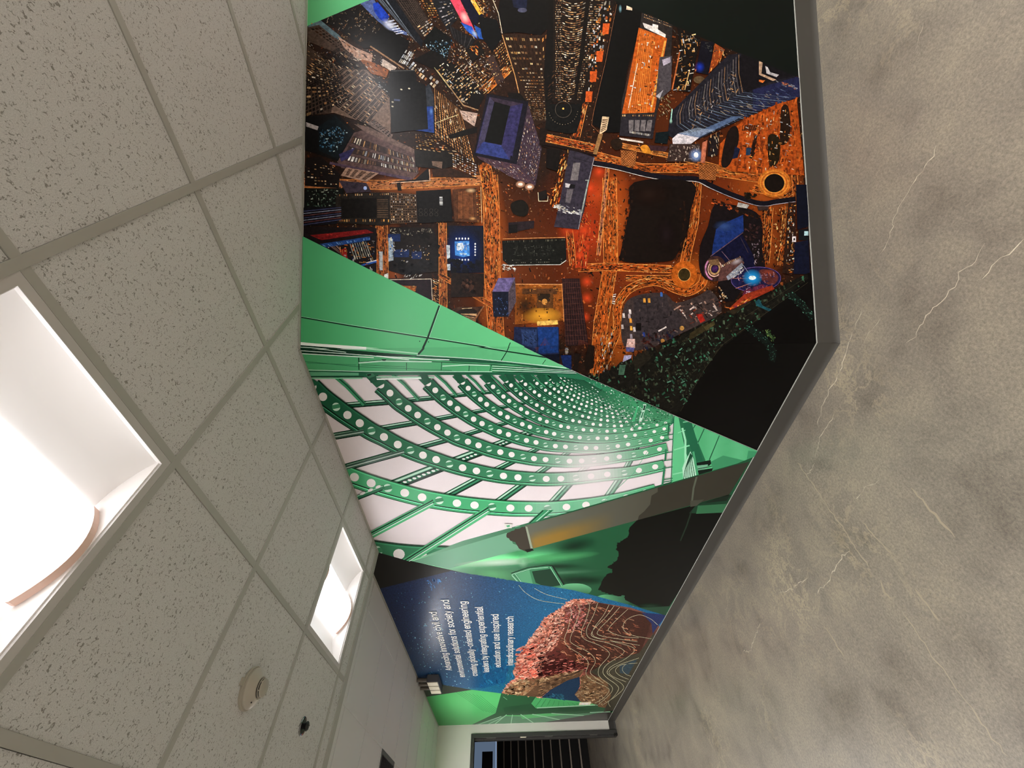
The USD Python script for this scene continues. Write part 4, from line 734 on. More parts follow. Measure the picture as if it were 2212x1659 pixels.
P.poly(K(3, [(730, 745), (1080, 742), (1088, 930), (1000, 905)]), (34, 20, 28)); P.line(K(3, [(740, 755), (1075, 748), (1085, 920)]), 1.5, (235, 215, 190)); P.poly(K(3, [(820, 800), (960, 805), (940, 880), (870, 860)]), (150, 84, 36)); speck(P, K(3, [(820, 800), (960, 805), (930, 870)]), 20, (2, 6), (1, 2.5), 0, FIRE, 105); speck(P, K(3, [(860, 720), (1000, 715), (990, 745), (870, 745)]), 16, (3, 6), (1, 1.6), -.9, WHITE, 106, .1); speck(P, K(3, [(1090, 740), (1140, 740), (1140, 930), (1090, 930)]), 36, (3, 7), (1, 1.8), .6, FIRE + WARM, 107)
P.poly(K(3, [(1225, 1000), (1290, 970), (1440, 970), (1495, 965), (1430, 1090)]), (70, 46, 34)); P.poly(smooth(K(3, [(1260, 1030), (1320, 990), (1400, 985), (1440, 1010), (1380, 1050)]), 5, True), (40, 30, 26)); bars(P, K(3, [(1300, 1020), (1440, 1000), (1430, 1090), (1380, 1070)]), 8, .4, (190, 150, 110), 1, 108); P.line(K(3, [(1495, 965), (1405, 1095)]), 3, (150, 96, 60)); P.line(K(3, [(1320, 985), (1400, 980)]), 1.5, (236, 200, 150))
# flat dark hall, little tower, courtyard, blue roofs
P.poly(K(3, [(1640, 445), (2145, 425), (2150, 590), (2110, 635), (1700, 645), (1645, 600)]), (20, 20, 17)); speck(P, K(3, [(1720, 490), (2060, 480), (2060, 560), (1720, 565)]), 90, (2, 6), (.6, 1.2), [0, 1.57], [(64, 66, 58), (90, 92, 82), (40, 42, 36)], 110, .03); windows(P, K(3, [(1660, 440), (2140, 425), (2140, 450), (1660, 465)]), 30, 1, .4, .5, .6, [(120, 116, 96), (60, 58, 48)], 111); windows(P, K(3, [(1660, 590), (2120, 580), (2120, 625), (1660, 630)]), 30, 2, .5, .3, .6, [(140, 136, 120), (60, 58, 50)], 112); P.line(K(3, [(1645, 430), (2140, 418)]), 1.6, (220, 150, 90)); P.line(K(3, [(1640, 640), (2100, 635), (2150, 600)]), 1.5, (230, 226, 214)); speck(P, K(3, [(1640, 630), (1760, 640), (1740, 690), (1650, 680)]), 26, (2, 7), (1, 2.5), .3, WHITE, 113)
P.poly(K(3, [(1690, 300), (1895, 285), (1890, 345), (1690, 385)]), (40, 30, 34)); P.poly(K(3, [(1690, 320), (1760, 315), (1760, 380), (1695, 385)]), (18, 15, 16)); P.poly(smooth(K(3, [(1710, 150), (1800, 120), (1850, 180), (1820, 250), (1730, 230)]), 5, True), (22, 18, 12)); P.poly(K(3, [(1930, 60), (1990, 40), (2000, 110), (1930, 130)]), (24, 16, 14)); P.line(K(3, [(1925, 60), (1930, 130), (2000, 130), (2005, 90)]), 1.4, (240, 220, 180))
P.poly(K(3, [(1745, 785), (2115, 790), (2130, 1080), (1740, 1110)]), (150, 80, 24)); P.poly(K(3, [(1800, 825), (2080, 825), (2075, 870), (1800, 870)]), (92, 56, 30)); P.glow(K(3, [(1960, 1040)])[0], 44, 20, (255, 176, 50), 1, power=.8); P.glow(K(3, [(1820, 960)])[0], 30, 36, (50, 30, 16), .95); P.poly(K(3, [(1915, 860), (2045, 860), (2045, 980), (1915, 980)]), (96, 58, 26)); P.poly(K(3, [(1925, 865), (2020, 865), (2020, 925), (1925, 925)]), (44, 30, 18)); P.poly(ell(K(3, [(1977, 930)])[0], 6, 6.5), (220, 150, 70)); P.poly(K(3, [(1915, 1085), (2080, 1075), (2085, 1110), (1920, 1120)]), (255, 200, 100)); speck(P, K(3, [(1750, 800), (2110, 800), (2120, 1070), (1760, 1090)]), 70, (2, 7), (1, 2.4), [0, 1.57], [(60, 36, 18), (230, 150, 60), (110, 64, 24)], 114)
P.line(K(3, [(1745, 790), (2115, 792)]), 1.6, (226, 160, 100)); P.line(K(3, [(2115, 785), (2130, 1090)]), 1.6, (230, 150, 80))
P.poly(K(3, [(1735, 1130), (2090, 1135), (2095, 1420), (1730, 1300)]), (26, 36, 70)); P.poly(K(3, [(1920, 1130), (2085, 1130), (2085, 1330), (1930, 1340)]), (22, 56, 120)); P.poly(K(3, [(1790, 1150), (1915, 1150), (1915, 1300), (1800, 1270)]), (40, 60, 104)); speck(P, K(3, [(1800, 1160), (1910, 1160), (1910, 1280), (1810, 1260)]), 40, (2, 8), (.6, 1.5), [0, 1.5, .8], [(16, 24, 50), (70, 96, 150)], 115); P.poly(K(3, [(1925, 1350), (2095, 1340), (2095, 1450)]), (10, 14, 32)); P.poly(K(3, [(2105, 1350), (2190, 1350), (2190, 1470), (2130, 1460)]), (18, 38, 92)); windows(P, K(3, [(2140, 1290), (2165, 1290), (2165, 1345), (2140, 1345)]), 1, 5, .9, .5, 1, WHITE, 116)
P.poly(K(3, [(1610, 742), (1742, 738), (1690, 850), (1560, 852)]), (112, 100, 150)); P.poly(K(3, [(1560, 850), (1690, 850), (1690, 1048), (1570, 1050)]), (22, 26, 44)); P.poly(K(3, [(1690, 850), (1742, 738), (1750, 930), (1690, 1048)]), (96, 82, 92)); windows(P, K(3, [(1692, 852), (1740, 745), (1748, 930), (1692, 1042)]), 6, 16, .6, .5, .9, [(40, 34, 44), (60, 50, 58)], 117); speck(P, K(3, [(1570, 900), (1685, 900), (1685, 1040), (1575, 1040)]), 26, (1, 4), (1, 2), [0, 1.5], [(60, 90, 150), (90, 120, 180)], 118)
P.poly(K(4, [(50, 745), (190, 745), (260, 1270), (80, 1280)]), (40, 22, 24)); 
for q in range(9): P.line(K(4, [(58 + q * 16, 750), (80 + q * 21, 1270)]), .6, (96, 56, 44)); P.layer -= 1
for q in range(12): P.line(K(4, [(55 + q * 2, 780 + q * 42), (195 + q * 5, 775 + q * 42)]), .6, (96, 56, 44)); P.layer -= 1
P.layer += 1
# --- second crop: strips, lit courtyard, curved tower
P.poly(K(2, [(560, 0), (640, 0), (750, 70), (760, 190), (720, 300), (610, 790), (590, 1060), (480, 1060), (360, 990), (380, 870), (500, 300)]), (9, 8, 8)); P.poly(K(2, [(640, 40), (685, 45), (682, 88), (635, 82)]), (245, 214, 180)); P.glow(K(2, [(588, 75)])[0], 4, 10, (150, 200, 210), .9)
P.line(K(2, [(560, 40), (470, 500), (375, 900), (360, 1000), (420, 1060)]), 1.2, (130, 80, 50))
P.poly(K(2, [(760, 105), (1005, 200), (990, 470), (880, 900), (840, 1110), (585, 1075), (600, 800), (740, 250)]), (44, 38, 36)); P.poly(K(2, [(735, 225), (960, 310), (860, 900), (600, 910), (640, 720)]), (196, 90, 26)); P.glow(K(2, [(760, 600)])[0], 34, 90, (226, 110, 34), .8, rot=.2); bars(P, K(2, [(745, 235), (860, 290), (800, 900), (650, 905)]), 9, .25, (232, 140, 60), 0, 120); P.line(K(2, [(945, 330), (830, 890)]), 4, (226, 160, 70)); P.line(K(2, [(725, 510), (650, 880)]), 1.4, (250, 240, 220)); speck(P, K(2, [(740, 260), (930, 330), (850, 880), (640, 890)]), 90, (2, 8), (1, 2.4), [1.75, .2], DUSK + FIRE + WHITE, 121)
P.poly(K(2, [(765, 185), (850, 215), (950, 280), (945, 305), (860, 265), (780, 225)]), (236, 226, 218)); P.poly(K(2, [(845, 195), (890, 205), (885, 260), (840, 250)]), (246, 236, 226)); windows(P, K(2, [(780, 110), (1000, 195), (995, 230), (770, 150)]), 20, 2, .5, .4, .6, WARM, 122)
P.poly(K(2, [(600, 920), (875, 920), (845, 1110), (580, 1085)]), (40, 36, 42))
for q in range(4): P.poly(K(2, [(655 + q * 50, 960), (695 + q * 49, 960), (690 + q * 47, 1050), (655 + q * 45, 1045)]), (116, 108, 108)); P.layer -= 1
P.layer += 1; windows(P, K(2, [(660, 1045), (830, 1070), (825, 1090), (660, 1065)]), 16, 1, .6, .8, .9, WHITE, 123); windows(P, K(2, [(600, 915), (860, 915), (860, 935), (600, 935)]), 16, 1, .5, .6, .8, GOLD, 124); P.poly(K(2, [(580, 1100), (770, 1130), (770, 1145), (580, 1115)]), (230, 214, 200)); P.poly(K(2, [(445, 930), (500, 935), (480, 1040), (420, 1080)]), (220, 190, 150)); bars(P, K(2, [(450, 950), (490, 950), (470, 1040), (430, 1060)]), 6, .4, (90, 60, 40), 1); P.poly(K(2, [(415, 1070), (450, 1070), (400, 1240), (370, 1230)]), (150, 110, 66))
P.poly(K(2, [(900, 460), (1000, 450), (990, 720), (900, 800), (870, 780)]), (74, 68, 72)); P.poly(K(2, [(920, 480), (985, 460), (990, 500), (930, 530)]), (176, 166, 180)); P.poly(K(2, [(870, 770), (930, 720), (900, 790)]), (190, 186, 190)); speck(P, K(2, [(900, 780), (1000, 760), (980, 900), (900, 960)]), 40, (2, 6), (1, 2), 1.0, [(160, 140, 90), (90, 80, 60), (220, 200, 160)], 125)
P.poly(K(2, [(1040, 220), (1130, 240), (1225, 290), (1140, 740), (1000, 720), (1060, 400)]), (22, 16, 14)); speck(P, K(2, [(1060, 230), (1215, 290), (1140, 730), (1020, 720)]), 90, (3, 9), (1, 2.6), [1.4, -.2], WHITE + GOLD + [(90, 70, 60)], 126, .1); P.line(K(2, [(1140, 560), (1100, 720)]), 2, (240, 190, 120)); P.line(K(2, [(1060, 420), (1000, 720)]), 3, (190, 100, 50))
P.poly(K(2, [(1230, 330), (1330, 340), (1310, 500), (1290, 600), (1190, 580)]), (16, 15, 26)); P.glow(K(2, [(1220, 540)])[0], 12, 14, (30, 60, 190), .95); P.poly(ell(K(2, [(1215, 640)])[0], 12, 8), (96, 76, 52)); P.poly(K(2, [(1340, 350), (1420, 400), (1360, 520), (1290, 590), (1320, 450)]), (150, 66, 26)); speck(P, K(2, [(1330, 360), (1430, 430), (1300, 580)]), 24, (3, 9), (1, 2.4), 1.9, FIRE, 127); speck(P, K(2, [(1000, 240), (1420, 400), (1340, 440), (1000, 260)]), 40, (2, 6), (1, 2), .4, [(70, 70, 66), (110, 110, 100), (40, 40, 40)], 128)
P.poly(K(2, [(965, 1080), (985, 900), (1060, 830), (1290, 600), (1450, 440), (1555, 428), (1700, 480), (2010, 600), (2015, 770), (1800, 840), (1210, 1115), (1000, 1100)]), (32, 30, 38))
P.poly(K(2, [(1510, 500), (1560, 425), (1700, 480), (2010, 600), (1760, 660), (1600, 740), (1530, 690)]), (20, 17, 22)); P.poly(K(2, [(1640, 720), (2010, 610), (2015, 775), (1640, 900)]), (34, 36, 70))
for q in range(22):     # folded floor bands of the curved tower
    t_ = q / 21.0; a = np.array((1065, 850)) * (1 - t_) + np.array((1530, 440)) * t_; b = np.array((1040, 1000)) * (1 - t_) + np.array((1560, 740)) * t_; c_ = np.array((1190, 1105)) * (1 - t_) + np.array((1990, 780)) * t_; m_ = a * .5 + b * .5 + np.array((-14, 0))
    col = [(120, 110, 112), (86, 80, 84), (150, 140, 132), (176, 132, 92), (64, 62, 72)][q * 3 % 5]; P.line(K(2, [tuple(a), tuple(m_), tuple(b)]), 1.7, np.array(col) * .8); P.layer -= 1; P.line(K(2, [tuple(b), tuple(b * .4 + c_ * .6 + np.array((0, 6))), tuple(c_)]), 1.3, np.array([(84, 96, 120), (130, 150, 170), (60, 66, 92)][q % 3]) * .85); P.layer -= 1
P.layer += 1; speck(P, K(2, [(1100, 900), (1500, 560), (1560, 720), (1150, 1050)]), 120, (3, 9), (.8, 1.8), [-1.2, .5], [(200, 196, 200), (120, 116, 120), (226, 170, 110), (70, 66, 74)], 130, .08, (.5, 1.0)); speck(P, K(2, [(1200, 980), (1640, 760), (1990, 650), (1980, 760), (1640, 900), (1210, 1100)]), 110, (4, 14), (.6, 1.4), .45, [(90, 110, 150), (150, 170, 196), (200, 180, 150), (50, 56, 90)], 131, .1)
P.poly(K(2, [(1690, 490), (1720, 500), (1710, 590), (1830, 640), (1800, 650), (1690, 600)]), (196, 160, 130)); P.poly(K(2, [(1740, 530), (1760, 540), (1780, 580), (1850, 600), (1830, 620), (1750, 590)]), (196, 190, 190)); P.poly(K(2, [(1690, 640), (1740, 645), (1720, 665), (1690, 655)]), (230, 120, 50)); speck(P, K(2, [(1790, 640), (2000, 690), (1990, 720), (1820, 670)]), 20, (3, 8), (1.4, 2.4), .35, [(150, 150, 160), (190, 110, 70)], 132)
P.poly(K(2, [(1000, 1110), (1045, 1068), (1215, 1100), (1150, 1150), (1080, 1170), (1005, 1150)]), (222, 214, 218)); P.poly(K(2, [(1045, 1068), (1215, 1100), (1560, 930), (1480, 930), (1210, 1050)]), (84, 104, 138)); bars(P, K(2, [(1050, 1065), (1210, 1095), (1330, 1040), (1200, 1020)]), 16, .4, (170, 186, 206), 0, 133); P.line(K(2, [(1000, 870), (990, 970)]), 2.4, (170, 220, 200)); P.glow(K(2, [(990, 970)])[0], 4, 6, (200, 255, 230), .9)
P.poly(K(2, [(980, 1150), (1220, 1150), (1230, 1290), (960, 1290)]), (60, 44, 40)); speck(P, K(2, [(980, 1160), (1220, 1160), (1230, 1280), (980, 1280)]), 80, (2, 6), (.8, 2), [.1, 1.5], [(150, 130, 120), (220, 200, 180), (40, 26, 22)], 134); P.glow(K(2, [(1190, 1240)])[0], 17, 17, (150, 190, 255), 1); P.poly(ell(K(2, [(1190, 1238)])[0], 5, 6), (255, 255, 255)); P.poly(K(2, [(1240, 1140), (1280, 1120), (1260, 1300), (1225, 1300)]), (190, 110, 80)); P.poly(K(2, [(810, 1160), (970, 1170), (950, 1210), (800, 1200)]), (60, 36, 40)); P.poly(K(2, [(870, 1060), (980, 1050), (960, 1150), (860, 1140)]), (10, 22, 26))
# orange car park and roundabout
P.poly(K(2, [(1570, 960), (1830, 835), (1990, 790), (2050, 1400), (1700, 1380), (1480, 1370), (1370, 1320), (1380, 1150), (1500, 1020)]), (180, 78, 22)); speck(P, K(2, [(1570, 960), (1830, 835), (1990, 790), (2050, 1400), (1700, 1380), (1480, 1370)]), 260, (4, 16), (1.5, 5), [1.7, 1.5], [(150, 60, 18), (206, 100, 34), (120, 48, 16)], 139, .1, (.8, 1.1)); P.poly(smooth(K(2, [(1440, 1060), (1510, 1010), (1530, 1120), (1470, 1290), (1420, 1340), (1390, 1290)]), 4, True), (26, 16, 14)); P.poly(K(2, [(1290, 1100), (1380, 1050), (1360, 1240), (1280, 1250)]), (30, 22, 24)); speck(P, K(2, [(1300, 1090), (1390, 1060), (1370, 1250), (1300, 1250)]), 20, (3, 8), (1, 2), 1.4, WARM, 140)
P.poly(smooth(K(2, [(1870, 860), (1920, 850), (1940, 1000), (1920, 1130), (1860, 1150), (1860, 1000)]), 4, True), (36, 20, 10)); P.poly(smooth(K(2, [(1770, 1080), (1850, 1100), (1850, 1280), (1780, 1330), (1760, 1200)]), 4, True), (34, 24, 10)); 
for q in range(7): P.poly(K(2, [(1560 + q * 18, 1000), (1575 + q * 18, 1000), (1568 + q * 16, 1045), (1553 + q * 16, 1045)]), (70, 34, 16)); P.layer -= 1
for q in range(4): P.poly(K(2, [(1660 - q * 6, 1080 + q * 45), (1680 - q * 6, 1085 + q * 45), (1650 - q * 6, 1180 + q * 30), (1630 - q * 6, 1170 + q * 30)]), (46, 26, 16)); P.layer -= 1
P.layer += 1; P.poly(K(2, [(1590, 1180), (1630, 1180), (1620, 1240), (1585, 1240)]), (30, 60, 90)); P.poly(K(2, [(1500, 1170), (1540, 1190), (1520, 1260), (1480, 1270)]), (24, 30, 56)); speck(P, K(2, [(1560, 970), (1850, 840), (1980, 900), (2000, 1350), (1700, 1370), (1500, 1360)]), 150, (2, 8), (1, 2.2), [1.7, .3], FIRE + DUSK + WHITE, 141)
for r1, col in ((34, (206, 110, 34)), (30, (226, 140, 50)), (27, (196, 96, 28)), (24, (232, 150, 60)), (21.5, (22, 13, 8))): P.poly(smooth([(K(2, [(1812, 1462)])[0][0] + r1 * math.cos(a) * (1.05 if r1 > 22 else 1), K(2, [(1812, 1462)])[0][1] + r1 * math.sin(a) * .92) for a in np.linspace(0, 2 * np.pi, 14, endpoint=False)], 3, True), col)
# navy walkway with pale edge
WALK = smooth(K(2, [(370, 1300), (560, 1335), (800, 1395), (1000, 1425), (1190, 1430), (1300, 1480), (1500, 1565), (1700, 1625), (1830, 1610), (1980, 1590)]), 5)
P.line(WALK, 11.5, (18, 15, 24)); P.line(list(LineString(WALK).parallel_offset(5.2, 'left').coords), 1.3, (190, 180, 190)) ; P.line([(a, b + 5.4) for a, b in WALK[:26]], 1.4, (226, 214, 206))
for q in ((590, 1200, 720, 1330, -.08), (1210, 1310, 1360, 1440, .05)):
    Qd = K(2, [(q[0], q[1]), (q[2], q[1] + 10), (q[2] - 15, q[3]), (q[0] + 5, q[3] - 10)]); P.poly(Qd, (120, 62, 26))
    H = homog(Qd)
    for k_ in range(-6, 12):
        for s_ in (0, 1):
            a, b = (k_ / 6, 0), (k_ / 6 + 1, 1)
            if s_: a, b = (a[0], 1), (b[0], 0)
            L = LineString([a, b]).intersection(sbox(0, 0, 1, 1))
            if L.length > .05 and L.geom_type == 'LineString': P.line([tuple(w_) for w_ in warp(H, np.array(L.coords))], .7, (200, 130, 70)); P.layer -= 1
    P.layer += 1
P.poly(smooth(K(2, [(520, 1120), (590, 1110), (600, 1180), (550, 1200), (515, 1160)]), 4, True), (34, 20, 10)); P.poly(smooth(K(2, [(750, 1170), (800, 1160), (830, 1220), (770, 1220)]), 4, True), (220, 140, 40))
P.poly(K(2, [(185, 1195), (385, 1255), (330, 1500), (300, 1680), (255, 1830), (60, 1810), (100, 1640)]), (52, 46, 58)); P.poly(K(2, [(215, 1300), (270, 1300), (250, 1440), (190, 1440)]), (120, 112, 112)); P.poly(K(2, [(165, 1510), (215, 1510), (190, 1620), (150, 1615)]), (104, 96, 100)); P.poly(K(2, [(150, 1460), (190, 1470), (180, 1500), (150, 1495)]), (206, 200, 200)); P.poly(K(2, [(190, 1470), (230, 1475), (225, 1505), (185, 1500)]), (18, 16, 18)); P.line(K(2, [(380, 1260), (290, 1640), (255, 1830)]), 1.4, (170, 160, 160)); P.line(K(2, [(215, 1260), (360, 1300)]), 1, (24, 20, 26)); P.line(K(2, [(310, 1440), (335, 1440), (280, 1700)]), 3, (160, 170, 160))
speck(P, K(4, [(10, 150), (200, 190), (220, 240), (20, 220)]), 40, (3, 9), (1, 3), .2, WHITE, 145); speck(P, K(2, [(60, 1640), (130, 1640), (140, 1659), (60, 1659)]), 12, (3, 8), (1, 3), .3, WHITE, 146)
speck(P, K(2, [(110, 1240), (180, 1200), (100, 1640), (30, 1640)]), 70, (3, 12), (1, 3), 1.9, FIRE + DUSK, 147)
P.poly(K(2, [(0, 1190), (110, 1200), (90, 1370), (0, 1340)]), (16, 10, 9)); P.line(K(2, [(-40, 1150), (180, 1190), (400, 1245)]), 4, (24, 12, 10))
# --- parks, blue roof, oval disk
P.poly(smooth(K(4, [(625, -20), (1085, -20), (1075, 200), (1040, 400), (960, 560), (880, 610), (540, 612), (525, 500), (590, 200)]), 4, True), (20, 11, 8)); P.glow(K(4, [(740, 80)])[0], 60, 40, (38, 22, 16), .9); P.glow(K(4, [(880, 390)])[0], 26, 40, (34, 22, 24), .9)
for s_ in (0, 1): along(P, K(4, [((1000, 100), (1040, 420), (960, 600))[q] for q in range(3)] if s_ == 0 else [(610, 20), (560, 300), (525, 600)]), 40, 6, (3, 8), (2, 4), [(40, 20, 10), (60, 30, 14), (24, 13, 9)], 150 + s_)
P.poly(smooth(K(4, [(1250, 180), (1330, 150), (1560, 200), (1640, 300), (1640, 500), (1640, 700), (1300, 760), (1180, 740), (1140, 640), (1150, 480), (1210, 330)]), 4, True), (20, 13, 16)); P.poly(K(4, [(1275, 355), (1330, 310), (1490, 240), (1495, 370), (1240, 565), (1250, 480)]), (25, 48, 110)); P.glow(K(4, [(1340, 330)])[0], 26, 14, (60, 90, 150), .7); P.poly(K(4, [(1240, 565), (1480, 390), (1570, 560), (1590, 680), (1400, 720), (1270, 600)]), (14, 15, 44)); P.line(K(4, [(1230, 570), (1490, 380)]), 1.6, (110, 80, 90)); P.line(K(4, [(1320, 530), (1380, 600)]), 1.2, (130, 100, 110)); P.line(K(4, [(1470, 420), (1530, 540)]), 1.2, (70, 56, 60)); speck(P, K(4, [(1560, 470), (1620, 440), (1610, 640), (1570, 640)]), 40, (2, 5), (1, 2.5), [0, 1.4], [(200, 180, 190), (110, 90, 100), (60, 40, 40)], 152); speck(P, K(4, [(1500, 300), (1620, 330), (1600, 460), (1510, 440)]), 40, (3, 8), (2, 5), .5, [(50, 28, 26), (70, 44, 44), (30, 18, 18)], 153)
speck(P, K(4, [(1260, 110), (1640, 250), (1600, 280), (1240, 160)]), 50, (3, 9), (1.5, 4), .4, DUSK + [(200, 90, 40)], 154); P.poly(K(4, [(1450, 140), (1540, 160), (1520, 190), (1440, 175)]), (180, 176, 170)); P.poly(K(4, [(1600, 170), (1690, 170), (1690, 205), (1610, 205)]), (60, 44, 40)); speck(P, K(4, [(1500, 60), (1600, 60), (1580, 120), (1510, 110)]), 16, (4, 9), (3, 6), .3, [(20, 16, 8), (40, 30, 16)], 155)
speck(P, K(4, [(1640, 200), (1720, 200), (1700, 640), (1630, 640)]), 60, (3, 5), (1.6, 2.6), 1.7, DUSK, 156, .2); speck(P, K(4, [(1750, 200), (1830, 200), (1790, 640), (1730, 640)]), 60, (3, 5), (1.6, 2.6), 1.7, DUSK + GOLD, 157, .2)
P.poly(K(4, [(1850, 140), (1905, 140), (1910, 500), (1880, 720), (1800, 700), (1830, 400)]), (44, 24, 16)); speck(P, K(4, [(1850, 150), (1910, 150), (1890, 700), (1830, 700)]), 90, (2, 6), (1, 2.6), [1.6, 0], WHITE + FIRE + DUSK, 158); P.poly(K(4, [(1880, 410), (1910, 412), (1910, 455), (1880, 455)]), (250, 240, 240)); P.poly(K(4, [(1890, 425), (1902, 425), (1900, 443), (1890, 442)]), (20, 20, 24)); P.poly(K(4, [(1910, 0), (2010, 0), (2010, 330), (1920, 360)]), (10, 14, 30)); P.poly(K(4, [(1900, 460), (2010, 440), (2020, 710), (1890, 710)]), (14, 18, 40)); P.poly(K(4, [(1930, 360), (2010, 350), (2010, 440), (1930, 440)]), (14, 20, 24)); P.poly(K(4, [(1975, 370), (2008, 370), (2008, 405), (1975, 405)]), (190, 230, 235))
c0_ = K(4, [(1265, 668)])[0]
for r1, col in ((28, (60, 36, 34)), (18, (236, 190, 170)), (15.5, (90, 56, 44)), (13.5, (190, 150, 100)), (9.5, (34, 20, 50)), (7, (70, 34, 86))): P.poly(ell(c0_, r1 * .86, r1, .3), col)
P.line(smooth([(c0_[0] - 20 * math.cos(a), c0_[1] + 24 * math.sin(a)) for a in np.linspace(-.8, 1.3, 7)], 3), 3.4, (196, 130, 170)); P.poly(K(4, [(1210, 600), (1290, 590), (1310, 640), (1230, 640)]), (120, 90, 60))
P.poly(smooth(K(4, [(1300, 700), (1340, 630), (1420, 590), (1500, 620), (1420, 690), (1390, 760), (1300, 780)]), 4, True), (96, 62, 58)); P.glow(K(4, [(1440, 610)])[0], 16, 8, (210, 196, 200), .8, rot=-.4); windows(P, K(4, [(1320, 640), (1470, 565), (1475, 580), (1325, 655)]), 12, 1, .5, .9, 1, WARM, 160)
P.poly(K(4, [(1290, 770), (1400, 750), (1470, 850), (1420, 920), (1350, 930), (1290, 850)]), (18, 13, 16)); speck(P, K(4, [(1280, 790), (1330, 850), (1380, 920), (1330, 900)]), 16, (1.5, 4), (1.5, 3), .9, WARM, 161)
E0 = K(4, [(1592, 752)])[0]; P.poly(ell(E0, 54, 27, -.06, 40), (110, 84, 150)); P.poly(ell(E0, 52.8, 25.8, -.06, 40), (28, 26, 66)); P.poly(smooth(K(4, [(1620, 680), (1720, 680), (1770, 740), (1720, 800), (1640, 760)]), 4, True), (96, 44, 40)); P.glow(K(4, [(1690, 700)])[0], 16, 8, (190, 80, 50), .7); P.poly(K(4, [(1500, 840), (1640, 790), (1700, 810), (1560, 880), (1480, 880)]), (96, 34, 60)); speck(P, K(4, [(1440, 700), (1740, 690), (1740, 810), (1470, 840)]), 70, (2, 7), (1, 2.4), [-.3, 1.2], [(150, 96, 110), (40, 40, 90), (200, 150, 160), (70, 30, 50)], 162)
P.line(K(4, [(1390, 745), (1540, 745)]), 1.4, (150, 100, 90)); P.line(K(4, [(1430, 825), (1560, 780)]), 1.2, (190, 120, 90)); P.poly(K(4, [(1355, 730), (1480, 620), (1490, 640), (1440, 720), (1370, 760)]), (150, 156, 170)); speck(P, K(4, [(1370, 720), (1470, 640), (1500, 690), (1400, 750)]), 36, (2, 5), (1, 2.4), -.5, WHITE, 163); P.line(K(4, [(1490, 640), (1540, 710)]), 1.2, (150, 150, 160))
P.glow(K(4, [(1563, 740)])[0], 22, 19, (30, 170, 250), 1, power=.9); P.poly(ell(K(4, [(1563, 740)])[0], 8, 4.6), (235, 252, 255)); speck(P, K(4, [(1515, 850), (1580, 840), (1580, 870), (1515, 870)]), 12, (2, 5), (1.5, 3), .2, [(230, 210, 225)], 164); P.poly(K(4, [(1380, 980), (1500, 870), (1720, 800), (1740, 830), (1560, 920), (1390, 1010)]), (150, 50, 26)); speck(P, K(4, [(1390, 980), (1560, 890), (1560, 920), (1400, 1000)]), 26, (3, 8), (1, 3), -.5, FIRE + [(120, 40, 80)], 165)
for r1, col in ((28, (196, 96, 26)), (14, (226, 160, 84)), (12.8, (54, 42, 18))): P.poly(ell(K(4, [(1022, 715)])[0], r1, r1 * 1.05), col)
# --- car park by the water
P.poly(smooth(K(4, [(545, 960), (620, 890), (760, 860), (880, 870), (960, 940), (1140, 880), (1230, 840), (1320, 1000), (1100, 1150), (760, 1290), (560, 1300), (520, 1150)]), 3, True), (62, 50, 48)); P.poly(K(4, [(620, 900), (880, 880), (900, 960), (1000, 1040), (980, 1200), (720, 1270), (620, 1180)]), (54, 46, 48)); P.poly(K(4, [(640, 1100), (680, 1100), (680, 1160), (635, 1160)]), (16, 12, 12)); P.line(K(4, [(720, 900), (740, 1120)]), 1.2, (36, 30, 32)); speck(P, K(4, [(640, 900), (1000, 900), (980, 1180), (650, 1180)]), 30, (3, 10), (1, 2.6), [1.57, 0], [(30, 24, 26), (84, 70, 66), (40, 32, 34)], 170)
speck(P, K(4, [(940, 960), (1320, 880), (1330, 1010), (1080, 1110)]), 70, (4, 11), (1.4, 3.2), [-.45, .9], [(190, 150, 130), (110, 80, 70), (40, 30, 28), (220, 200, 190), (140, 56, 36)], 171); P.poly(K(4, [(1115, 1030), (1160, 1025), (1190, 1080), (1150, 1100)]), (160, 34, 24)); P.line(K(4, [(815, 1165), (880, 1130)]), 3.2, (226, 214, 206)); P.line(K(4, [(940, 995), (995, 960)]), 3.0, (176, 140, 120)); P.poly(ell(K(4, [(1003, 1140)])[0], 5, 5), (190, 140, 70)); P.poly(ell(K(4, [(850, 1243)])[0], 4.6, 5), (170, 120, 56))
for p, col in (((590, 1010), (230, 220, 216)), ((585, 1045), (190, 170, 170)), ((595, 1080), (240, 160, 60)), ((600, 1140), (250, 180, 70)), ((625, 1150), (220, 210, 210)), ((705, 920), (230, 160, 60)), ((742, 920), (230, 160, 60)), ((840, 872), (60, 100, 170)), ((540, 1040), (200, 190, 186)), ((530, 1130), (190, 176, 170)), ((700, 1190), (40, 60, 130)), ((600, 1205), (150, 140, 150))): P.poly(K(4, [(p[0] - 10, p[1] - 18), (p[0] + 8, p[1] - 18), (p[0] + 12, p[1] + 18), (p[0] - 8, p[1] + 18)]), col); P.layer -= 1
P.layer += 1; P.poly(K(4, [(570, 1225), (630, 1225), (632, 1290), (560, 1290)]), (230, 190, 180)); P.poly(K(4, [(560, 1285), (628, 1290), (620, 1325), (560, 1320)]), (90, 92, 150)); P.poly(K(4, [(545, 1350), (605, 1348), (585, 1420), (530, 1415)]), (190, 186, 226)); speck(P, K(4, [(690, 1190), (1000, 1150), (860, 1290), (660, 1300)]), 70, (3, 9), (1.5, 4), [.4, 1.5], [(40, 30, 30), (110, 90, 84), (60, 24, 22), (30, 34, 60)], 172)
windows(P, K(4, [(455, 870), (480, 860), (470, 960), (445, 950)]), 1, 5, .9, .5, 1, WHITE, 173); speck(P, K(4, [(360, 1180), (470, 1180), (440, 1480), (330, 1500)]), 90, (3, 9), (1, 2.6), 1.7, FIRE + DUSK + WHITE, 174)
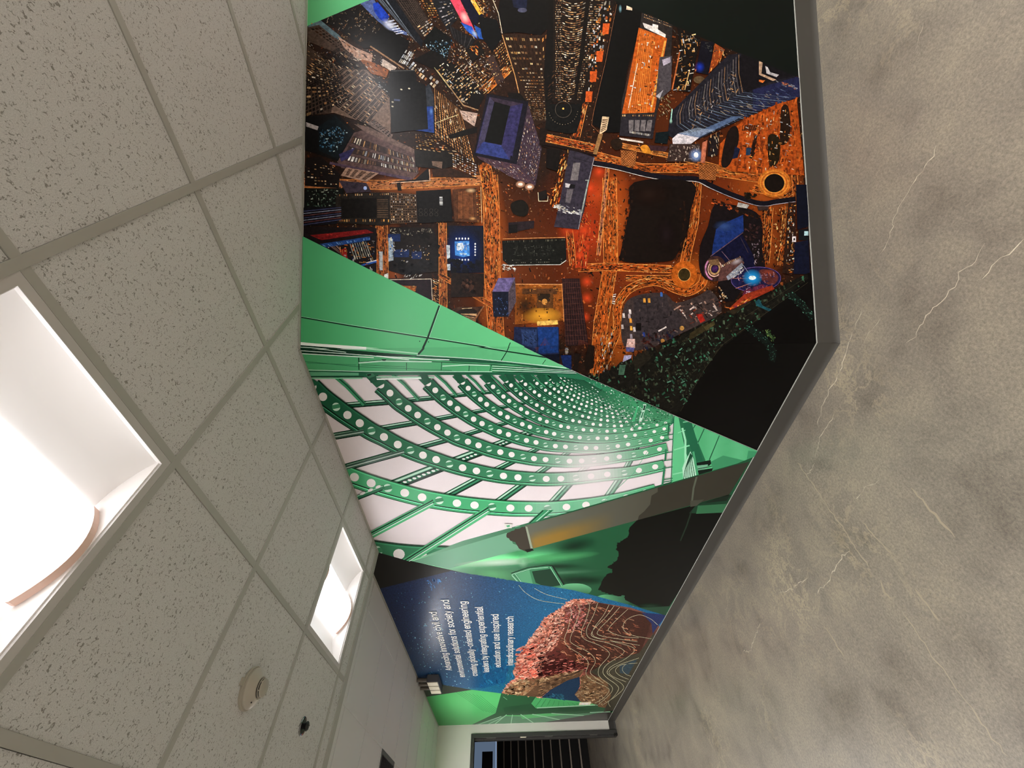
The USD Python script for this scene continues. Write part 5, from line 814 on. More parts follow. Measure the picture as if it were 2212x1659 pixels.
P.poly(K(4, [(260, 1270), (310, 1280), (300, 1450), (240, 1480), (225, 1400)]), (26, 14, 8)); P.poly(K(4, [(150, 1330), (200, 1340), (170, 1480), (140, 1470)]), (24, 14, 10))
city = P.build('city_mural', 'night city mural with orange streets among dark towers, bent around the corner', 'mural')

# ---------------------------------------------------------------- the shaded lower wedge of the city print and the black water
W = Print(biggest(R_SHADE)); W.gain = 0.7; W.ink = 'ink_city'; W.poly(W.region, (7, 5, 4))
SH = Polygon([(1284, 810), (1257, 809), (1455, 896), (1469, 888), (1545, 762), (1640, 690), (1745, 602), (1745, 590)])
W.poly(SH, (20, 18, 13)); SHP = [(90, 110, 84), (60, 56, 40), (36, 32, 26), (74, 150, 110), (24, 20, 16), (50, 46, 34), (14, 12, 10)]
speck(W, SH, 620, (3, 10), (1.5, 4.5), [-.45, 1.1, 1.5], SHP, 1, .2, (.5, .9)); speck(W, Polygon([(1400, 780), (1530, 700), (1560, 740), (1475, 880)]), 110, (3, 9), (1, 3), [-.6, .9], [(80, 140, 110), (60, 74, 56), (110, 170, 140), (40, 44, 34)], 2, .2, (.5, .95))
W.poly(K(4, [(510, 1430), (560, 1430), (545, 1510), (500, 1510)]), (64, 96, 76)); W.poly(K(4, [(600, 1360), (740, 1320), (760, 1380), (640, 1480)]), (34, 30, 22)); W.poly(K(4, [(1070, 1180), (1210, 1090), (1240, 1130), (1060, 1240)]), (50, 42, 24)); W.poly(K(4, [(1180, 1130), (1260, 1080), (1270, 1110), (1200, 1160)]), (70, 62, 36))
for a, b in (((1745, 610), (1560, 745)), ((1560, 745), (1520, 800)), ((1520, 800), (1470, 888)), ((1740, 600), (1600, 690))): W.line([a, b], .8, (56, 52, 38)); W.layer -= 1
W.layer += 1; W.poly(K(4, [(1620, 905), (1650, 960), (1720, 990), (1700, 1005), (1600, 960), (1590, 930)]), (26, 74, 84)); W.poly(K(4, [(1340, 1000), (1480, 920), (1560, 930), (1420, 1030)]), (44, 36, 24))
for p, n, sd in ((K(4, [(1520, 1120), (1600, 1180), (1680, 1250), (1730, 1330), (1720, 1400)]), 70, 5), (K(4, [(1860, 860), (1940, 930), (2000, 1000), (2050, 1060)]), 60, 6)):
    W.line(smooth(p, 4), 15, (15, 22, 18)); along(W, smooth(p, 4), n, 9, (1, 3.4), (.8, 2.2), [(70, 130, 106), (40, 80, 66), (110, 176, 150), (26, 50, 42)], sd)
W.line(K(4, [(1680, 1170), (1740, 1230)]), 6, (44, 64, 36)); speck(W, K(4, [(1650, 1160), (1700, 1140), (1760, 1230), (1720, 1250)]), 24, (2, 4), (1, 2), .9, [(120, 150, 80), (60, 90, 50)], 7)
W.build('', '', '', th=city, child='water_print'); tag(stage.GetPrimAtPath('/World/city_mural/water_print'), 'black water and dim green waterfront')

# ---------------------------------------------------------------- green atrium print
A = Print(biggest(R_ATRIUM)); A.clip_quads = True; A.gain = 0.93
A.poly(A.region, (222, 212, 215))
LIMIT0, LIMIT1 = np.array(K(6, [(560, 205)])[0]), np.array(K(6, [(1290, 470)])[0])
def interp(n_, pairs):
    idx = np.array([a for a, _ in pairs], float); P = np.array([b for _, b in pairs], float); t_ = np.arange(n_)
    out = np.stack([np.interp(t_, idx, P[:, 0]), np.interp(t_, idx, P[:, 1])], 1)
    return out
k5 = lambda L, i0=0: [(i0 + i, p) for i, p in enumerate(K(5, L))]
k6 = lambda L, i0: [(i0 + i, p) for i, p in enumerate(K(6, L))]
RIB = {}
RIB[5] = interp(26, k6([(-166, 231), (-128, 273), (-86, 313), (-46, 351), (-1, 386), (46, 421), (94, 451), (142, 480), (192, 505), (244, 530), (299, 550), (354, 568), (411, 586), (469, 596), (530, 608), (590, 615), (655, 620), (715, 625), (778, 627), (840, 623), (905, 622), (975, 612), (1038, 602), (1110, 590), (1175, 577), (1243, 560)], 0))
RIB[4] = interp(26, k6([(-371, 236), (-326, 285), (-278, 331), (-229, 373), (-179, 413), (-124, 451), (-71, 485), (-14, 515), (44, 545), (104, 571), (164, 593), (229, 618), (294, 633), (357, 648), (424, 661), (493, 670), (560, 677), (630, 683), (703, 683), (775, 683), (853, 675), (925, 668), (1000, 658), (1085, 645), (1153, 630), (1232, 608)], 0))
RIB[3] = interp(26, k6([(-644, 245), (-588, 301), (-526, 358), (-471, 403), (-411, 448), (-346, 491), (-283, 531), (-216, 566), (-148, 598), (-79, 630), (-6, 653), (61, 678), (137, 700), (213, 716), (289, 736), (367, 745), (447, 751), (530, 757), (610, 760), (690, 760), (785, 755), (863, 745), (945, 732), (1040, 715), (1125, 700), (1215, 677)], 0))
RIB[2] = interp(26, k6([(-1021, 258), (-948, 323), (-876, 393), (-803, 445), (-728, 498), (-651, 548), (-571, 595), (-491, 638), (-416, 678), (-328, 710), (-244, 739), (-161, 768), (-71, 793), (19, 813), (110, 830), (197, 845), (289, 853), (385, 860), (479, 865), (575, 863), (675, 856), (775, 845), (875, 830), (990, 815), (1085, 797), (1195, 770)], 0))
RIB[1] = interp(26, k5([(130, 420), (215, 500), (320, 580), (410, 645), (508, 710), (600, 770), (700, 820), (810, 880), (910, 925), (1010, 965), (1115, 1000), (1220, 1035), (1325, 1065), (1435, 1090), (1540, 1112), (1650, 1130), (1765, 1142), (1878, 1150), (1990, 1154), (2106, 1152)]) + k6([(530, 997), (650, 985), (780, 970), (915, 958), (1030, 938), (1160, 910)], 20))
RIB[0] = interp(26, k5([(-700, 350), (-560, 460), (-430, 580), (-300, 700), (-180, 800), (-50, 880), (70, 960), (200, 1020), (330, 1085), (465, 1140), (598, 1187), (730, 1227), (865, 1265), (1003, 1300), (1140, 1325), (1280, 1347), (1420, 1363), (1560, 1375), (1705, 1385), (1850, 1388), (2000, 1388)]) + k6([(455, 1230), (610, 1213), (760, 1190), (930, 1155), (1080, 1115)], 21))
RIB[-1] = interp(26, [(0, (500, 900)), (9, K(7, [(-260, 60)])[0]), (10, K(7, [(-60, 115)])[0]), (11, K(7, [(125, 145)])[0]), (12, K(7, [(303, 168)])[0]), (13, K(7, [(480, 180)])[0]), (16, K(7, [(1050, 190)])[0]), (25, (1700, 1190))])
tt = np.linspace(0, 1, 26)[:, None]; LIM = LIMIT0 * (1 - tt) + LIMIT1 * tt; LIM = LIM + np.sin(tt * np.pi) * np.array([-6.0, 9.0])
for k in range(6, 20): RIB[k] = LIM + (RIB[5] - LIM) * 0.80 ** (k - 5)
SP = {k: np.linalg.norm(np.diff(RIB[k], axis=0), axis=1).mean() for k in RIB}
FADE = [((1278, 1010), 95, 75, 0.93), ((1185, 1090), 60, 40, 0.4)]
def fade(P, c):
    P = np.asarray(P, float); c = np.broadcast_to(np.asarray(c, float), (len(P), 3)); w = np.zeros(len(P))
    for (x, y), rx, ry, s in FADE: w = np.maximum(w, s * np.exp(-(((P[:, 0] - x) / rx) ** 2 + ((P[:, 1] - y) / ry) ** 2)))
    return c + (np.array([222, 212, 215]) - c) * w[:, None]
def offset(c, d):
    t_ = np.gradient(c, axis=0); t_ /= np.linalg.norm(t_, axis=1)[:, None]; n = np.stack([-t_[:, 1], t_[:, 0]], 1)
    return c + n * np.asarray(d).reshape(-1, 1)
def band(c, lo, hi, col):
    a, b = offset(c, lo), offset(c, hi); Q = np.stack([a[:-1], a[1:], b[1:], b[:-1]], 1)
    m = Q.mean(1); A.quads(Q, fade(m, col))
def quadline(a, b, w, col):
    a, b = np.asarray(a, float), np.asarray(b, float); n = 10; p = a + (b - a) * np.linspace(0, 1, n)[:, None]; d = (b - a) / np.linalg.norm(b - a); e = np.array([-d[1], d[0]]) * w / 2
    Q = np.stack([p[:-1] - e, p[1:] - e, p[1:] + e, p[:-1] + e], 1); A.quads(Q, fade(Q.mean(1), col))
def purlins(hi, lo):
    for k in hi:
        for j in (2, 5, 8, 11, 14, 17, 20, 23):
            a, b = RIB[k][j], RIB[k - 1][j]; sc = SP[k] / SP[2]; g = np.array([16, 78, 52]) * (1 - j / 40.0) + np.array([88, 168, 122]) * (j / 40.0)
            d = (b - a) / np.linalg.norm(b - a); e = np.array([-d[1], d[0]])
            w = 11.5 * sc * (1.5 if j == 11 else 1.0)
            quadline(a, b, w, g * 1.15); quadline(a - e * w * .42, b - e * w * .42, w * .26, g * 0.45); quadline(a + e * w * .05, b + e * w * .05, w * .15, g * 0.4)
            quadline(a + e * w * .30, b + e * w * .30, w * .20, (178, 214, 192)); quadline(a + e * w * .5, b + e * w * .5, w * .14, g * .7)
            if j == 11 and k < 8:
                n = max(3, int(np.linalg.norm(b - a) / (8.5 * sc)))
                for q in range(n):
                    c = a + (b - a) * (q + .5) / n; A.poly(ell(c - e * w * .12, 3.6 * sc, 1.9 * sc, math.atan2(d[1], d[0]) + .45, 10), fade([c], (222, 228, 222))[0]); A.layer -= 1
purlins(range(1, 12), 0)
def rib(k):
    c0 = RIB[k]; c = np.array(smooth(np.vstack([c0, c0[-1] + (c0[-1] - c0[-2]) * .55]), 5)); n = len(c); t_ = np.linspace(0, 1, n); sc = SP[k] / SP[2] * (1.0 if k > 0 else .9); w = (34 - 14 * t_) * sc
    if k <= 1: w *= np.interp(t_, [0, .4, 1], [1, .88, .9])
    base = np.outer(1 - t_, (26, 84, 58)) + np.outer(t_, (78, 160, 112)); base = base[:-1] * (1.0 if k < 6 else .9)
    if k == 0: base = np.full_like(base, 0) + np.array([70, 166, 112])
    band(c, -w * .5, w * .37, base)
    band(c, -w * .50, -w * .43, base * .5); band(c, -w * .41, -w * .36, base * 1.25)
    band(c, w * .33, w * .41, base * .4); band(c, w * .41, w * .445, base * 1.6 + 40); band(c, w * .445, w * .56, base * .95); band(c, w * .56, w * .61, base * .5)
    lay = A.layer
    for i in range(26):
        d = c0[min(i + 1, 25)] - c0[max(i - 1, 0)]; r_ = math.atan2(d[1], d[0]); rad = (34 - 14 * i / 25) * sc * .225; part_ = i % 3 == 2
        col = fade([c0[i]], (232, 226, 224) if not part_ else (196, 222, 206))[0]
        A.layer = lay; g = Polygon(ell(c0[i], rad * (1 + .22 * i / 25), rad, r_, 14))
        A.poly(g, col)
        if part_: A.layer = lay + 2; A.poly(g.intersection(Polygon([tuple(c0[i] + np.array(q) * rad) for q in ((-1.5, -.25), (1.5, -.9), (1.5, .1), (-1.5, .7))])), fade([c0[i]], (60, 130, 92))[0])
    A.layer = lay + 4
A.poly(K(6, [(300, 170), (560, 180), (640, 205), (1000, 340), (1300, 480), (1310, 560), (1240, 620), (1100, 560), (800, 420), (560, 290), (420, 240)]), (44, 120, 84))
for k in range(19, 11, -1): rib(k)
for k in range(11, -2, -1): rib(k)
# the tall clerestory strip: posts at the upper end of the lattice
tops = [RIB[k][0] for k in range(1, 14)]
for k in range(1, 12):
    a = RIB[k][0]; sc = SP[k] / SP[2]; up = a + np.array([-22, -20]) * sc
    A.poly([tuple(a + np.array([-9, 6]) * sc), tuple(up + np.array([-9, 4]) * sc), tuple(up + np.array([9, -4]) * sc), tuple(a + np.array([13, -6]) * sc)], (28, 88, 60)); A.layer -= 1
    m = (RIB[k][0] + RIB[k + 1][0]) / 2; m2 = (RIB[k][2] * .55 + RIB[k + 1][2] * .45)
    A.line([tuple(m + np.array([-26, -22]) * sc), tuple(m), tuple(m2)], 7.5 * sc, (58, 138, 96)); A.line([tuple(m + np.array([-24, -22]) * sc), tuple(m + np.array([2, 0])), tuple(m2 + np.array([2, 0]))], 2.2 * sc, (20, 70, 48))
A.line(K(5, [(640, 342), (1100, 345)]), 3.0, (150, 200, 170)); A.line(K(5, [(640, 360), (1040, 352)]), 3, (232, 240, 234))
# dark sill and glazed rail where lattice and green wall meet
A.poly(K(5, [(20, 290), (560, 300), (1100, 305), (2230, 300), (2230, 330), (1500, 325), (660, 328), (560, 345), (30, 345)]), (28, 92, 62))
A.poly(K(5, [(20, 300), (500, 305), (500, 330), (20, 335)]), (92, 160, 122)); A.line(K(5, [(100, 340), (540, 340)]), 2.2, (18, 62, 42)); A.line(K(5, [(100, 352), (530, 352)]), 2.5, (120, 196, 152))
for x in (540, 960, 1230, 1460, 1640, 1780, 1890, 1990): A.poly(K(5, [(x + 20, 315), (x + 82, 318), (x + 112, 380), (x + 56, 390)]), (22, 76, 52)); A.layer -= 1
A.layer += 1
A.poly(K(5, [(555, 318), (610, 305), (630, 335), (580, 355)]), (52, 110, 80)); A.poly(K(5, [(565, 322), (595, 316), (600, 328), (572, 336)]), (12, 34, 24))
A.poly(K(6, [(330, 140), (600, 165), (700, 235), (560, 215), (400, 190)]), (34, 104, 72))
# smooth green panels above
G1 = lambda v: np.array([84, 172, 116]) + 0 * v[:, :1] + np.clip((v[:, 0:1] - 900) / 400, -.6, .6) * np.array([18, 20, 16])
A.poly([(640, 480), (656, 511), (1125, 744), (1240, 800), (1240, 803), (1000, 798), (640, 800)], G1, step=40)
A.poly(K(5, [(20, 295), (20, 60), (560, 150), (1700, 240), (2120, 250), (2230, 290), (1560, 305), (560, 297)]), (78, 164, 110))
A.poly(K(3, [(40, 1255), (400, 1275), (980, 1340), (1660, 1395), (2212, 1465), (2212, 1440), (1690, 1320), (1050, 1215), (40, 1050)]), lambda v: np.array([84, 172, 116]) + np.clip((v[:, 0:1] - 900) / 400, -.6, .6) * np.array([22, 20, 20]), step=40)
dk = (14, 44, 30)
A.line(K(3, [(30, 1052), (420, 1120), (1050, 1218), (1690, 1320), (2000, 1368), (2160, 1400)]), 2.6, dk); A.line(K(3, [(30, 1046), (420, 1112), (1050, 1210), (1690, 1313)]), 0.9, (150, 206, 172))
A.line(K(3, [(1142, 962), (1050, 1215), (1010, 1300), (970, 1345)]), 4.2, dk); A.line(K(3, [(1150, 962), (1060, 1215)]), 1.0, (150, 206, 172)); A.line(K(3, [(1705, 1255), (1675, 1322), (1630, 1395)]), 1.8, dk); A.line(K(3, [(1985, 1385), (1960, 1420)]), 1.2, dk)
for p in K(3, [(985, 1245), (1055, 1250)]): A.poly(ell(p, 1.2, 1.2), dk)
A.poly(K(3, [(30, 1250), (150, 1262), (420, 1280), (560, 1290), (560, 1305), (300, 1300), (30, 1280)]), (225, 232, 226)); A.poly(K(3, [(560, 1290), (970, 1330), (970, 1340), (560, 1302)]), (160, 214, 180))
A.poly(K(3, [(30, 1275), (360, 1300), (700, 1330), (1000, 1352), (1000, 1362), (600, 1355), (300, 1348), (30, 1330)]), (18, 52, 36))
A.line(K(3, [(30, 1290), (240, 1305), (400, 1325)]), 1.6, (200, 222, 208)); A.line(K(3, [(30, 1312), (300, 1330), (600, 1352), (900, 1385)]), 1.6, (216, 232, 222)); A.line(K(3, [(30, 1335), (300, 1350), (620, 1368)]), 1.8, (226, 236, 230))
A.poly(K(3, [(900, 1345), (1300, 1370), (1700, 1405), (2212, 1465), (2212, 1480), (1700, 1420), (1250, 1400), (950, 1365)]), (28, 84, 58)); A.line(K(3, [(640, 1355), (1000, 1378), (1220, 1385)]), 2.0, (226, 236, 230)); A.line(K(3, [(960, 1348), (1400, 1375), (1700, 1402), (2150, 1450)]), 1.6, (196, 222, 206)); A.line(K(3, [(1000, 1395), (1600, 1425), (2200, 1478)]), 1.4, (18, 52, 36))
A.line(K(3, [(40, 1395), (500, 1440), (1240, 1470)]), 1.2, (46, 116, 78)); A.line(K(3, [(90, 1410), (480, 1425)]), 1.0, (46, 116, 78))
A.line(K(3, [(500, 1368), (502, 1465)]), 2.2, (20, 64, 42)); A.line(K(3, [(500, 1410), (690, 1395), (1080, 1400)]), 2.8, (188, 224, 202)); A.line(K(3, [(500, 1402), (690, 1388), (1080, 1395)]), 1.0, (20, 64, 42)); A.poly(K(3, [(680, 1380), (720, 1380), (712, 1393), (690, 1393)]), (20, 64, 42))
for a, b in (((880, 1408), (880, 1468)), ((1160, 1400), (1155, 1470)), ((1378, 1420), (1375, 1475)), ((1555, 1425), (1540, 1480))): A.line(K(3, [a, b]), 1.5, (24, 76, 52)); A.layer -= 1
A.layer += 1
A.line(K(3, [(520, 1425), (870, 1440)]), 0.8, (30, 86, 58)); A.line(K(3, [(1165, 1435), (1350, 1425), (1540, 1430)]), 2.2, (188, 224, 202)); A.line(K(3, [(60, 1465), (560, 1478), (1560, 1480)]), 1.4, (196, 226, 208)); A.line(K(3, [(100, 1475), (560, 1488), (1560, 1490)]), 1.4, (22, 72, 48))
for q in range(7): A.line(K(3, [(1560, 1425 + q * 9), (2230, 1468 + q * 5)]), 1.1, (206, 226, 214) if q % 2 else (16, 56, 38)); A.layer -= 1
A.layer += 1
# sunlit floor hall at the lower end: columns and tiled floor
A.poly(K(6, [(1310, 500), (1345, 515), (1400, 790), (1500, 985), (1500, 1010), (1290, 1060), (1300, 800)]), (92, 186, 130)); A.poly(K(6, [(1345, 515), (1480, 560), (1600, 860), (1500, 985), (1400, 790)]), (36, 104, 70))
A.poly(K(6, [(1345, 515), (1980, 780), (1960, 880), (1500, 1000), (1560, 860), (1430, 540)]), lambda v: np.array([86, 176, 122]) + 0 * v[:, :1] + np.sin(v[:, 0:1] / 9.0) * 6, step=20)
for a, b, w in (((1380, 555), (1440, 545), 2), ((1340, 640), (1470, 590), 2), ((1310, 775), (1500, 720), 3), ((1300, 970), (1390, 950), 3)): A.line(K(6, [a, b]), w, (128, 206, 160)); A.layer -= 1
A.layer += 1
for a, b in (((1480, 575), (1450, 620)), ((1550, 605), (1500, 715)), ((1670, 660), (1590, 855))): A.line(K(6, [a, b]), 2.0, (26, 84, 56)); A.layer -= 1
A.layer += 1
A.poly(K(6, [(1385, 560), (1450, 560), (1540, 860), (1480, 870), (1420, 700)]), (30, 96, 66)); A.line(K(6, [(1375, 600), (1400, 700), (1400, 870), (1385, 920)]), 4.5, (150, 216, 178))
A.poly(K(6, [(1600, 870), (1700, 820), (1960, 880), (1890, 895), (1620, 940)]), (60, 140, 96)); A.poly(K(6, [(1900, 780), (1975, 790), (1940, 880), (1880, 890)]), (60, 144, 98))
A.poly(K(6, [(1480, 880), (1600, 855), (1605, 885), (1590, 900), (1490, 920)]), (12, 24, 18)); A.poly(K(6, [(1490, 940), (1620, 920), (1610, 950), (1500, 985)]), (12, 24, 18)); A.poly(K(6, [(1490, 900), (1580, 890), (1570, 925), (1490, 940)]), (110, 170, 136)); A.line(K(6, [(1480, 930), (1610, 905)]), 1.4, (16, 30, 22))
A.poly(K(6, [(1375, 920), (1440, 785), (1470, 860), (1505, 985), (1385, 1020)]), (176, 220, 194))
for q in range(6): A.line(K(6, [(1385 + q * 18, 1010 - q * 5), (1400 + q * 10, 920 - q * 14), (1440 + q * 3, 800 + q * 4)]), 1.3, (22, 70, 48)); A.layer -= 1
A.layer += 1
A.poly(K(6, [(1455, 790), (1470, 785), (1508, 985), (1490, 990)]), (70, 156, 108))
A.line(K(6, [(1310, 500), (1295, 800), (1285, 1060)]), 1.5, (30, 96, 66)); A.line(K(6, [(1235, 905), (1215, 1070)]), 4.0, (46, 122, 84)); A.line(K(6, [(1245, 770), (1240, 860)]), 4.0, (46, 122, 84)); A.line(K(6, [(1270, 560), (1262, 660)]), 3.0, (30, 96, 66))
for y in (560, 650, 690, 790, 850, 910, 1000, 1020): A.line(K(6, [(1215, y + 14), (1300, y)]), 1.8, (40, 112, 76)); A.layer -= 1
A.layer += 1
A.line(K(6, [(1195, 1085), (800, 1190), (760, 1200)]), 2.6, (96, 180, 132)); A.line(K(6, [(740, 1195), (990, 960), (1240, 560), (1300, 470)]), 0.9, (90, 170, 124))
# dense far end of the hall and a little hanging sign
P_ = K(6, [(600, 190), (1290, 480), (1300, 520), (1000, 620), (900, 560), (700, 380)])
A.glow(K(6, [(1000, 420)])[0], 90, 30, (70, 160, 110), .8, rot=.42, power=1.0)
speck(A, P_, 260, (1.5, 3.5), (1.0, 2.2), .4, [(230, 236, 230), (200, 226, 210), (24, 84, 58), (40, 110, 76)], 3)
A.poly(K(6, [(1075, 408), (1090, 412), (1055, 540), (1030, 540)]), (190, 224, 204)); A.poly(K(6, [(1073, 418), (1084, 420), (1075, 460), (1062, 458)]), (20, 52, 38)); A.poly(K(6, [(1060, 470), (1070, 472), (1055, 520), (1042, 518)]), (60, 120, 88)); A.poly(K(6, [(1015, 430), (1026, 432), (995, 550), (975, 545)]), (70, 168, 114))
# small marks near the lower border
A.poly(K(5, [(1655, 1510), (1720, 1512), (1715, 1545), (1660, 1548)]), (214, 212, 206)); A.poly(K(5, [(1672, 1525), (1700, 1518), (1700, 1535), (1680, 1538)]), (90, 170, 124))
A.poly(ell(K(5, [(1770, 1545)])[0], 11, 5, -.2), (140, 206, 168)); A.poly(ell(K(5, [(1765, 1548)])[0], 8, 2.6, -.2), (190, 226, 204))
A.poly(K(5, [(1810, 1540), (1960, 1400), (2050, 1400), (1880, 1540), (1830, 1560)]), (58, 140, 96)); A.line(K(5, [(1820, 1540), (1965, 1405)]), 2.4, (20, 62, 42)); A.line(K(5, [(1850, 1545), (2010, 1405)]), 1.6, (176, 216, 194)); A.line(K(5, [(1870, 1540), (2035, 1405)]), 1.6, (24, 76, 52))
quadline(K(5, [(480, 1305)])[0], K(5, [(700, 1215)])[0], 9, (40, 110, 76)); quadline(K(5, [(490, 1318)])[0], K(5, [(690, 1240)])[0], 2.5, (14, 52, 36)); quadline(K(5, [(485, 1292)])[0], K(5, [(690, 1210)])[0], 2, (150, 206, 172))
for q in range(3): A.poly(ell(K(5, [(530 + q * 62, 1268 - q * 26)])[0], 6, 3, -.4), (226, 222, 220)); A.layer -= 1
A.layer += 1
# purlins running out of the picture at the ceiling side
for a, b, w in (((600, 1600), (1090, 1340), 24), ((700, 1926), (1530, 1400), 26)):
    pa, pb = K(5, [a])[0], K(5, [b])[0]
    quadline(pa, pb, w * .62, (84, 176, 122)); quadline((pa[0], pa[1] - w * .2), (pb[0], pb[1] - w * .2), 3, (18, 58, 40)); quadline((pa[0] + 3, pa[1] - 1), (pb[0] + 3, pb[1] - 1), 2, (22, 72, 48)); quadline((pa[0], pa[1] + w * .1), (pb[0], pb[1] + w * .1), 2.2, (190, 222, 204))
for a, b, w in (((310, 815), (540, 775), 9), ((390, 1065), (860, 935), 9)):
    pa, pb = K(5, [a])[0], K(5, [b])[0]; quadline(pa, pb, w, (92, 128, 110)); quadline((pa[0], pa[1] - 2.5), (pb[0], pb[1] - 2.5), 1.6, (20, 40, 30)); quadline((pa[0], pa[1] + 1), (pb[0], pb[1] + 1), 1.4, (200, 206, 202)); quadline((pa[0], pa[1] + 3), (pb[0], pb[1] + 3), 1.3, (30, 60, 46))
A.build('atrium_mural', 'green and white mural of a curved lattice roof pierced with round holes', 'mural')

# ---------------------------------------------------------------- plain panels of the print
gt = Print(R_GREEN_TOP); gt.poly(gt.region, (84, 162, 108)); gt.build('green_mural', 'flat green triangle of the wall print above the city towers', 'mural')
dt = Print(R_DARK_TOP); dt.poly(dt.region, (8, 13, 10)); dt.build('dark_mural', 'flat blackish green triangle of the wall print beside the curved tower', 'mural')
dm = Print(biggest(R_DARK_MID)); dm.poly(dm.region, (22, 20, 17)); dm.build('dark_wedge_mural', 'dark grey wedge of the wall print between atrium and reef', 'mural')

# ---------------------------------------------------------------- laboratory print
B = Print(biggest(R_LAB)); B.gain = 0.88; bx_, by_ = 1180, 1150
def labcol(v):
    x, y = v[:, 0], v[:, 1]; t_ = np.clip((x - 900) / 330, 0, 1)[:, None]
    c = np.array([128, 176, 148]) * (1 - t_) + np.array([28, 82, 52]) * t_
    e = np.exp(-(((y - 1206 + (x - 1100) * .06) / 13) ** 2))[:, None] * np.clip((1290 - x) / 160, 0, 1)[:, None]
    return c + e * np.array([60, 120, 70])
B.poly(B.region, labcol, step=14)
B.poly(K(7, [(400, 230), (1170, 0), (1210, 90), (1330, 130), (1100, 180), (700, 290)]), lambda v: np.array([118, 172, 142]) + np.clip((v[:, 0:1] - 960) / 150, 0, 1) * np.array([-8, -8, -8]), step=30)
B.glow(K(7, [(1080, 240)])[0], 95, 9, (205, 230, 210), .9, rot=-.06, power=.8); B.glow(K(7, [(1290, 230)])[0], 14, 16, (170, 226, 186), .9); B.glow(K(7, [(1560, 200)])[0], 95, 10, (82, 176, 110), .85, rot=-.10, power=.8)
B.glow(K(7, [(1260, 170)])[0], 34, 12, (70, 170, 105), .8); B.glow(K(7, [(1050, 330)])[0], 90, 24, (110, 190, 130), .8, rot=.1); B.glow(K(7, [(1600, 320)])[0], 100, 6, (90, 150, 112), .7, rot=-.05)
B.glow(K(7, [(1700, 110)])[0], 60, 20, (14, 44, 28), .8, rot=-.2); B.glow(K(7, [(1550, 270)])[0], 70, 8, (14, 44, 28), .8); B.glow(K(7, [(1750, 380)])[0], 90, 14, (14, 40, 26), .85)
# beaker
B.poly(K(7, [(1195, 325), (1330, 275), (1480, 260), (1530, 265), (1640, 450), (1600, 480), (1300, 440)]), (60, 128, 88)); B.poly(K(7, [(1360, 310), (1505, 290), (1590, 420), (1480, 440), (1390, 400)]), (20, 56, 38)); B.poly(K(7, [(1230, 330), (1340, 300), (1370, 420), (1310, 430)]), (88, 160, 116))
B.line(K(7, [(1195, 325), (1330, 280), (1480, 262), (1530, 268)]), 1.6, (10, 26, 18)); B.line(K(7, [(1200, 335), (1350, 290), (1490, 278)]), 1.2, (170, 214, 186)); B.line(K(7, [(1525, 268), (1650, 470)]), 3.6, (10, 30, 20)); B.line(K(7, [(1505, 275), (1610, 450)]), 1.3, (150, 206, 172)); B.line(K(7, [(1200, 340), (1290, 440)]), 2.2, (150, 206, 172)); B.line(K(7, [(1225, 330), (1310, 440)]), 1.0, (180, 220, 196))
B.poly(smooth(K(7, [(1290, 430), (1420, 435), (1560, 440), (1640, 410), (1760, 410), (1835, 450), (1790, 500), (1690, 520), (1560, 490), (1400, 460)]), 5, True), lambda v: np.array([104, 178, 128]) + np.clip((v[:, 1:2] - 1262) / 22, 0, 1) * np.array([-56, -76, -60]), step=8)
B.poly(smooth(K(7, [(1880, 520), (1940, 495), (2040, 505), (2110, 500), (2150, 540), (2080, 600), (1960, 585)]), 5, True), lambda v: np.array([86, 160, 112]) + np.clip((v[:, 0:1] - 1300) / 60, 0, 1) * np.array([-40, -70, -46]), step=8)
# blackish blob with a ragged edge
blob = K(8, [(1165, 455), (1110, 520), (1090, 590), (1010, 640), (1000, 690), (1020, 720), (1005, 770), (930, 830), (965, 850), (970, 870), (920, 890), (890, 930), (860, 1010), (930, 1040), (1010, 1060), (1060, 1050), (1070, 1090), (1190, 1150), (1420, 1145), (1800, 560), (1900, 250), (1600, 340), (1300, 420)])
r_ = np.random.default_rng(8); rag = []
for a, b in zip(blob, blob[1:] + blob[:1]):
    a, b = np.array(a), np.array(b); n = max(1, int(np.linalg.norm(b - a) / 2.2)) if a[0] < 1370 and b[0] < 1370 else 1
    for q in range(n): rag.append(tuple(a + (b - a) * q / n + (r_.normal(0, .9, 2) if n > 1 else 0)))
B.poly(Polygon(rag).buffer(0), (4, 5, 3))
B.poly(K(8, [(1640, 330), (1920, 250), (1880, 330), (1640, 400), (1580, 400)]), (24, 58, 38)); B.poly(K(8, [(1650, 340), (1880, 325), (1850, 395), (1635, 405)]), (52, 108, 72)); B.poly(K(8, [(1840, 270), (1910, 255), (1880, 300), (1700, 320)]), (22, 36, 26))
B.line(K(8, [(1600, 380), (1560, 500), (1510, 620)]), 3.0, (28, 46, 32)); B.glow(K(8, [(1270, 1140)])[0], 36, 8, (36, 70, 50), .8); B.poly(K(8, [(1150, 1160), (1420, 1140), (1380, 1230), (1280, 1200)]), (38, 74, 52))
